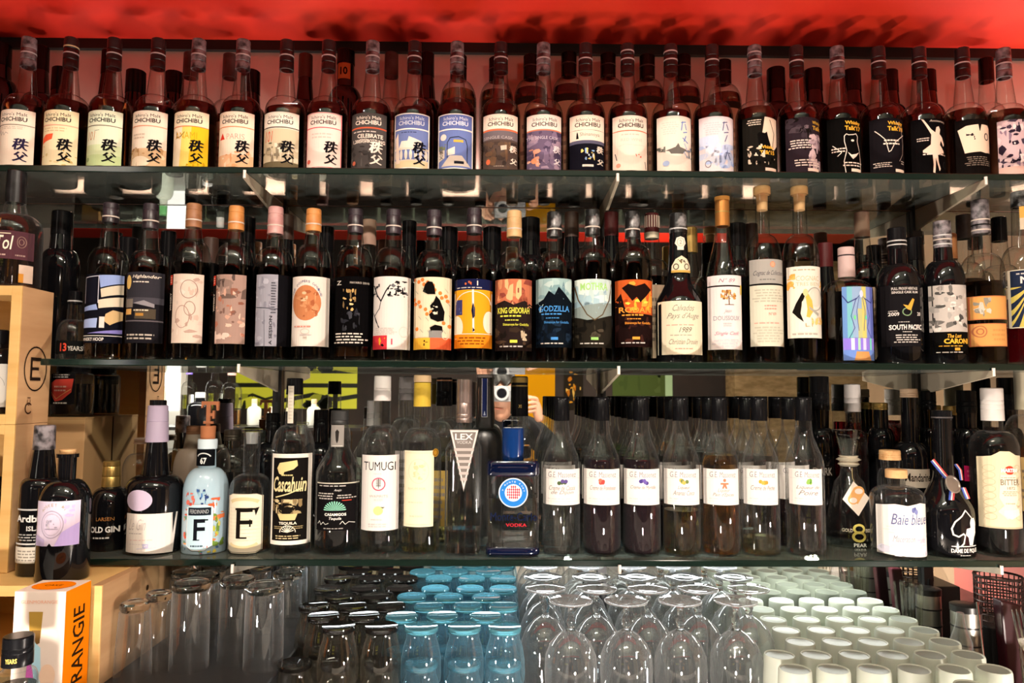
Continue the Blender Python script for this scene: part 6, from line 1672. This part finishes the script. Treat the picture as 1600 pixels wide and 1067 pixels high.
# glass ledge with bottles opposite the lowest shelf
t = empty('bar_shelf', (-1.15, .22, ZC - .132), 'raised bar shelf across the bar carrying bottles, seen in the mirror', 'shelf')
MB().box(-.62, .62, -.13, .13, -.012, 0).build('board', pmat('dark_board', (.03, .028, .026), .3), t)
for s in (-.55, .55):
    MB().box(s - .01, s + .01, -.01, .01, -1.368, -.012).build('post', BLK, t)
BZ = ZC - .1315
def mx_(px, Y): return (px - 785.) / FPX * (2 * YB - Y)
room_bottle('white and green spirit bottle on the bar shelf', mx_(250, .22), .22, BZ, .23, .036, pmat('milk_glass', '#dfe6d6', .15), None, 0, pmat('green_cap', '#5a9a5c', .4))
room_bottle('bottle with a violet capsule on the bar shelf', mx_(300, .15), .15, BZ, .24, .030, CLEAR, WATER, .5, pmat('violet_cap', '#7a62c8', .4))
room_bottle('round dark decanter on the bar shelf', mx_(318, .30), .30, BZ, .13, .045, DARK, None, 0, SILV)
room_bottle('tall clear bottle on the bar shelf', mx_(340, .10), .10, BZ, .25, .036, CLEAR, WATER, .5, WHC)
room_bottle('clear bottle a third full of orange liqueur on the bar shelf', mx_(366, .22), .22, BZ, .235, .039, CLEAR, ORANGE, .26, pmat('pink_cap', '#b98a80', .4))
for k, (px, h_) in enumerate(((402, .105), (430, .075), (455, .07), (494, .105))):
    room_bottle('tiny clear bottle with a white cap on the bar shelf, %s from the left' % ORD[k], mx_(px, .2), .2, BZ, h_, .027, pmat('pale_glow_glass', '#e8e6da', .2), None, 0, pmat('ivory_cap', '#e0c9a0', .5), 'miniature_bottle', 'miniatures on the bar shelf')  # their white glow is put into an opaque pale body colour
lamp('bar_shelf_fill_light', 'AREA', (-1.15, .45, ZC + .18), 10.0, (1, .95, .86), (-1.15, .2, ZC - .1), .9, .05)  # unseen fill lamp, added to brighten the bottles on this shelf
LB = empty('light_column', (mx_(276, -.1), -.10, ZC - .35), 'glowing white column lamp beyond the bar shelf', 'lamp')
MB().box(-.045, .045, -.04, .03, 0, .55).build('housing', pmat('white_housing', '#d8d4cc', .5), LB, bevel=.004)
MB().box(-.040, .040, .0305, .034, .27, .53).build('lit_panel', pmat('lit_panel_b', '#ffffff', .5, emit='#fffaf0', estr=4.0), LB)
# far wall panels
def panel(name, lab, px0, px1, y0, y1, Y, el, base, emit=None):
    d = 2 * YB - Y
    x0, x1 = (px0 - 785) / FPX * d, (px1 - 785) / FPX * d
    z1, z0 = ZC - (y0 - 615) / FPX * d, ZC - (y1 - 615) / FPX * d
    me = label_mesh(name, x1 - x0, z1 - z0, el, base, lambda x: 0, strips=0, mat=emit)
    o = link(name, me, None, ((x0 + x1) / 2, Y, z0), (0, 0, math.pi))
    tag(o, lab, 'picture')
    return o
panel('wall_hanging', 'mustard yellow wall hanging with faint pale birds, seen in the mirror behind the photographer', 796, 868, 566, 740, -2.09, [BL(121, .1, .05, .9, .95, 16, .06, '#e8c060', '#f0d080')], '#e8a010')
panel('floral_picture', 'dark picture with orange flowers beside the mustard hanging', 882, 912, 572, 640, -2.09, [BL(122, .1, .1, .9, .9, 14, .14, '#e8a030', '#c87820', '#f0c060')], '#2a241c')
panel('green_banner', 'dull green banner on the far wall with a pale strip', 958, 1052, 566, 618, -2.09, [Q(.0, 0, .12, 1, '#b8d8a8'), BL(123, .2, .1, .9, .9, 10, .1, '#5a6a3a', '#46562c')], '#4e5e30')
wl = pmat('lit_window', '#c8c030', .5, emit='#b8b428', estr=.55)
nt = wl.node_tree
_a = nt.nodes.new('ShaderNodeAttribute'); _a.attribute_name = 'Col'
nt.links.new(_a.outputs['Color'], nt.nodes['Principled BSDF'].inputs['Base Color'])
nt.links.new(_a.outputs['Color'], nt.nodes['Principled BSDF'].inputs['Emission Color'])
for k, (a, b_) in enumerate(((372, 438), (446, 560))):
    d = 2 * YB + 2.09
    o = panel('window_%d' % (k + 1), '', a, b_, 584, 640, -2.09, [Q(0, .30, 1, .42, '#0c0c06'), L('#0c0c06', .06, (0, .65), (.3, .75), (.6, .62), (1, .78)), BL(124 + k, 0, .6, 1, 1, 8, .14, '#0c0c06', '#8a8a20')], '#c0bc30', wl)
    del o['label'], o['category']
    o['kind'] = 'structure'
o = MB().box(1.55, 2.85, -1.95, -1.75, 0, ZC + .9).build('wall_brick', noise_mat('brick_tan', '#8a7048', '#b29468', 14, (1, 1, 3), .8))
o['kind'] = 'structure'
o = MB().box(-1.45, 1.24, .42, .93, ZC - .66, ZC - .62).build('bar_worktop', pmat('grey_laminate', '#a09c95', .4))
tag(o, 'pale grey worktop of the bar front, seen in the mirror below the lowest shelf', 'worktop')
o = MB().box(-.10, .10, -.06, .06, 0, .07).build('napkin_box', pmat('white_paper', '#f2efea', .6), None, (.99, .74, ZC - .6195), bevel=.004)
tag(o, 'white napkin box on the pale grey worktop, seen in the mirror', 'box')

# ================================================================== THE PHOTOGRAPHER
SKIN = pmat('skin', '#d9a184', 0.45)
JACK = pmat('black_jacket', (0.012, 0.012, 0.014), 0.7)
HAIR = pmat('black_hair', (0.010, 0.008, 0.007), 0.45)
P = empty('person', (0, -.26, 0), 'person in a black jacket holding a silver camera to the face, seen in the mirror', 'person')


def skin_obj(name, verts, edges, radii, mat, parent, sub=2, root=0):
    me = bpy.data.meshes.new(name)
    me.from_pydata(verts, edges, [])
    me.materials.append(mat)
    o = link(name, me, parent)
    m = o.modifiers.new('Skin', 'SKIN')
    m.use_smooth_shade = True
    sv = me.skin_vertices[0].data
    for i, r in enumerate(radii):
        sv[i].radius = (r, r) if not isinstance(r, tuple) else r
        sv[i].use_root = (i == root)
    s = o.modifiers.new('Subdivision', 'SUBSURF')
    s.levels = s.render_levels = sub
    return o


# head with neck: one continuous surface
def head_mesh():
    bm = bmesh.new()
    bmesh.ops.create_uvsphere(bm, u_segments=36, v_segments=28, radius=1)
    for v in bm.verts:
        x, y, z = v.co
        face = max(0, y)
        w = .074 - .016 * max(0, -z) ** 1.4
        X = x * w
        Y = y * (.098 if y < 0 else .090)
        Z = z * .118
        if z < -.15 and y > 0:
            Y += .006 * (-z)
        g = lambda cx, cz, sx, sz: math.exp(-((x - cx) / sx) ** 2 - ((z - cz) / sz) ** 2) * (1 if y > 0 else 0)
        Y += .024 * g(0, -.14, .13, .16) + .010 * g(0, .05, .10, .2)            # nose
        Y -= .010 * g(-.36, .10, .17, .10) + .010 * g(.36, .10, .17, .10)       # eye sockets
        Y += .006 * g(0, .26, .6, .08)                                           # brow
        Y += .008 * g(0, -.47, .22, .06) + .007 * g(0, -.57, .20, .06) - .006 * g(0, -.52, .24, .025)   # lips
        Y += .010 * g(0, -.86, .28, .14)                                         # chin
        v.co = (X, Y, Z)
    return bm
HX, HY, HZ = -.002, .112, ZC - .008
bm = head_mesh()
me = bpy.data.meshes.new('head'); bm.to_mesh(me); bm.free()
me.materials.append(SKIN); me.shade_smooth()
head = link('head', me, P, (HX, HY - .0, HZ), (0, 0, math.radians(8)))
for s in (-1, 1):
    e = MB().lathe([(-.012, 0), (-.009, .008), (0, .012), (.009, .008), (.012, 0)], 16)
    e.build('eye', pmat('eye_white', '#e8e0d8', .2), head, (s * .027, .071, .012), smooth=True)
    MB().lathe([(-.02, 0), (-.016, .004), (0, .0075), (.020, .010), (.030, .006), (.032, 0)], 14).build('ear', SKIN, head, (s * .073, -.005, -.012), (math.radians(-10), 0, 0), smooth=True)
    MB().tube([(s * .012, .094, .028), (s * .027, .090, .034), (s * .043, .078, .028)], [.002, .003, .0015], 8).build('eyebrow', HAIR, head, smooth=True)
MB().tube([(-.024, .0845, -.0605), (-.010, .0935, -.0585), (0, .0950, -.0600), (.010, .0935, -.0585), (.024, .0845, -.0605)], [.001, .0030, .0034, .0030, .001], 8).build('lips', pmat('lips', '#b8705c', .4), head, smooth=True)
bm = bmesh.new()
bmesh.ops.create_uvsphere(bm, u_segments=40, v_segments=30, radius=1)
rn = random.Random(3)
for v in bm.verts:
    x, y, z = v.co
    k = 1 + .03 * math.sin(9 * x + 4 * z) + .02 * math.sin(23 * y)
    Z = z * .126 * k
    if y > .35:
        lim = .052 + .014 * math.sin(x * 11)
        Z = max(Z, lim)
    elif z < -.35:
        Z = max(Z, -.06)
    v.co = (x * .0815 * k, y * .106 * k - .004, Z)
me = bpy.data.meshes.new('hair'); bm.to_mesh(me); bm.free()
me.materials.append(HAIR); me.shade_smooth()
link('hair', me, head)
# body: pelvis, spine, neck, both arms raised to the camera, legs
bv = [(0, -.02, .95), (0, -.03, 1.12), (0, -.02, 1.27), (0, .02, 1.345), (0, .07, 1.42),
      (.17, -.01, 1.315), (.30, .06, 1.14), (.185, .205, 1.335),
      (-.17, -.01, 1.315), (-.30, .06, 1.14), (-.115, .19, 1.36),
      (.10, -.02, .88), (.11, .0, .48), (.11, -.03, .08), (.12, .10, .045),
      (-.10, -.02, .88), (-.11, .0, .48), (-.11, -.03, .08), (-.12, .10, .045)]
be = [(0, 1), (1, 2), (2, 3), (3, 4), (3, 5), (5, 6), (6, 7), (3, 8), (8, 9), (9, 10), (0, 11), (11, 12), (12, 13), (13, 14), (0, 15), (15, 16), (16, 17), (17, 18)]
br = [.145, .135, .15, .10, .052, .070, .052, .036, .070, .052, .036, .09, .065, .048, .04, .09, .065, .048, .04]
skin_obj('body', bv, be, br, JACK, P)


def hand(name, wrist, palm, fingers, thumb):
    vs_, es, rs = [wrist, palm], [(0, 1)], [.022, .027]
    for f in fingers + [thumb]:
        prev = 1
        for k, p in enumerate(f):
            vs_.append(p); rs.append(.0095 - .0012 * k)
            es.append((prev, len(vs_) - 1)); prev = len(vs_) - 1
    return skin_obj(name, vs_, es, rs, SKIN, P)


# relative to the person's Empty (0, -.26, 0): camera body lies at y ~ .20
hand('hand', (.170, .205, 1.375), (.146, .212, 1.445),
     [[(.150, .238, 1.478), (.128, .252, 1.482), (.112, .252, 1.478)], [(.148, .240, 1.462), (.126, .254, 1.462), (.108, .253, 1.458)],
      [(.146, .238, 1.445), (.126, .252, 1.442), (.110, .250, 1.438)], [(.142, .234, 1.428), (.124, .246, 1.424), (.110, .245, 1.420)]],
     [(.136, .200, 1.480), (.118, .186, 1.486), (.104, .184, 1.484)])
hand('hand', (-.105, .195, 1.385), (-.086, .205, 1.450),
     [[(-.074, .222, 1.505), (-.056, .226, 1.532), (-.036, .224, 1.538)], [(-.084, .226, 1.500), (-.070, .232, 1.536), (-.048, .230, 1.548)],
      [(-.094, .224, 1.494), (-.086, .228, 1.526), (-.070, .226, 1.545)], [(-.102, .220, 1.484), (-.100, .222, 1.510), (-.090, .222, 1.528)]],
     [(-.070, .214, 1.462), (-.056, .228, 1.474), (-.048, .236, 1.480)])
# the camera in the hands
t = empty('camera', (.030, -.052, ZC), 'silver compact camera with a black lens held by the photographer, seen in the mirror', 'camera')
MB().box(-.068, .070, -.014, .014, -.036, .032).build('body', pmat('silver_shell', '#c8c8ca', .3, .5), t, bevel=.004)
MB().box(-.0685, .0705, -.0145, .0145, -.030, .012).build('grip_wrap', pmat('grey_leatherette', '#8c8c90', .6), t, bevel=.002)
ln_ = MB(); ln_.lathe([(0, .030), (.012, .030), (.012, .0320), (.030, .0320), (.032, .030), (.032, .0225), (.024, .0200), (.024, 0)], 36)
ln_.build('lens_barrel', pmat('pale_ring', '#dedee0', .3, .4), t, (-.030, .014, 0), (math.radians(-90), 0, 0), smooth=True)
MB().lathe([(0.0, .0215), (.004, .0200), (.006, .012), (.0068, 0)], 30).build('lens_glass', pmat('lens_black', (.006, .006, .009), .04), t, (-.030, .0385, 0), (math.radians(-90), 0, 0), smooth=True)
MB().lathe([(0, 0), (0, .008), (.005, .008), (.006, .007), (.006, 0)], 18).build('shutter_button', pmat('silver_shell2', '#b8b8ba', .3, .7), t, (.048, 0, .032), smooth=True)
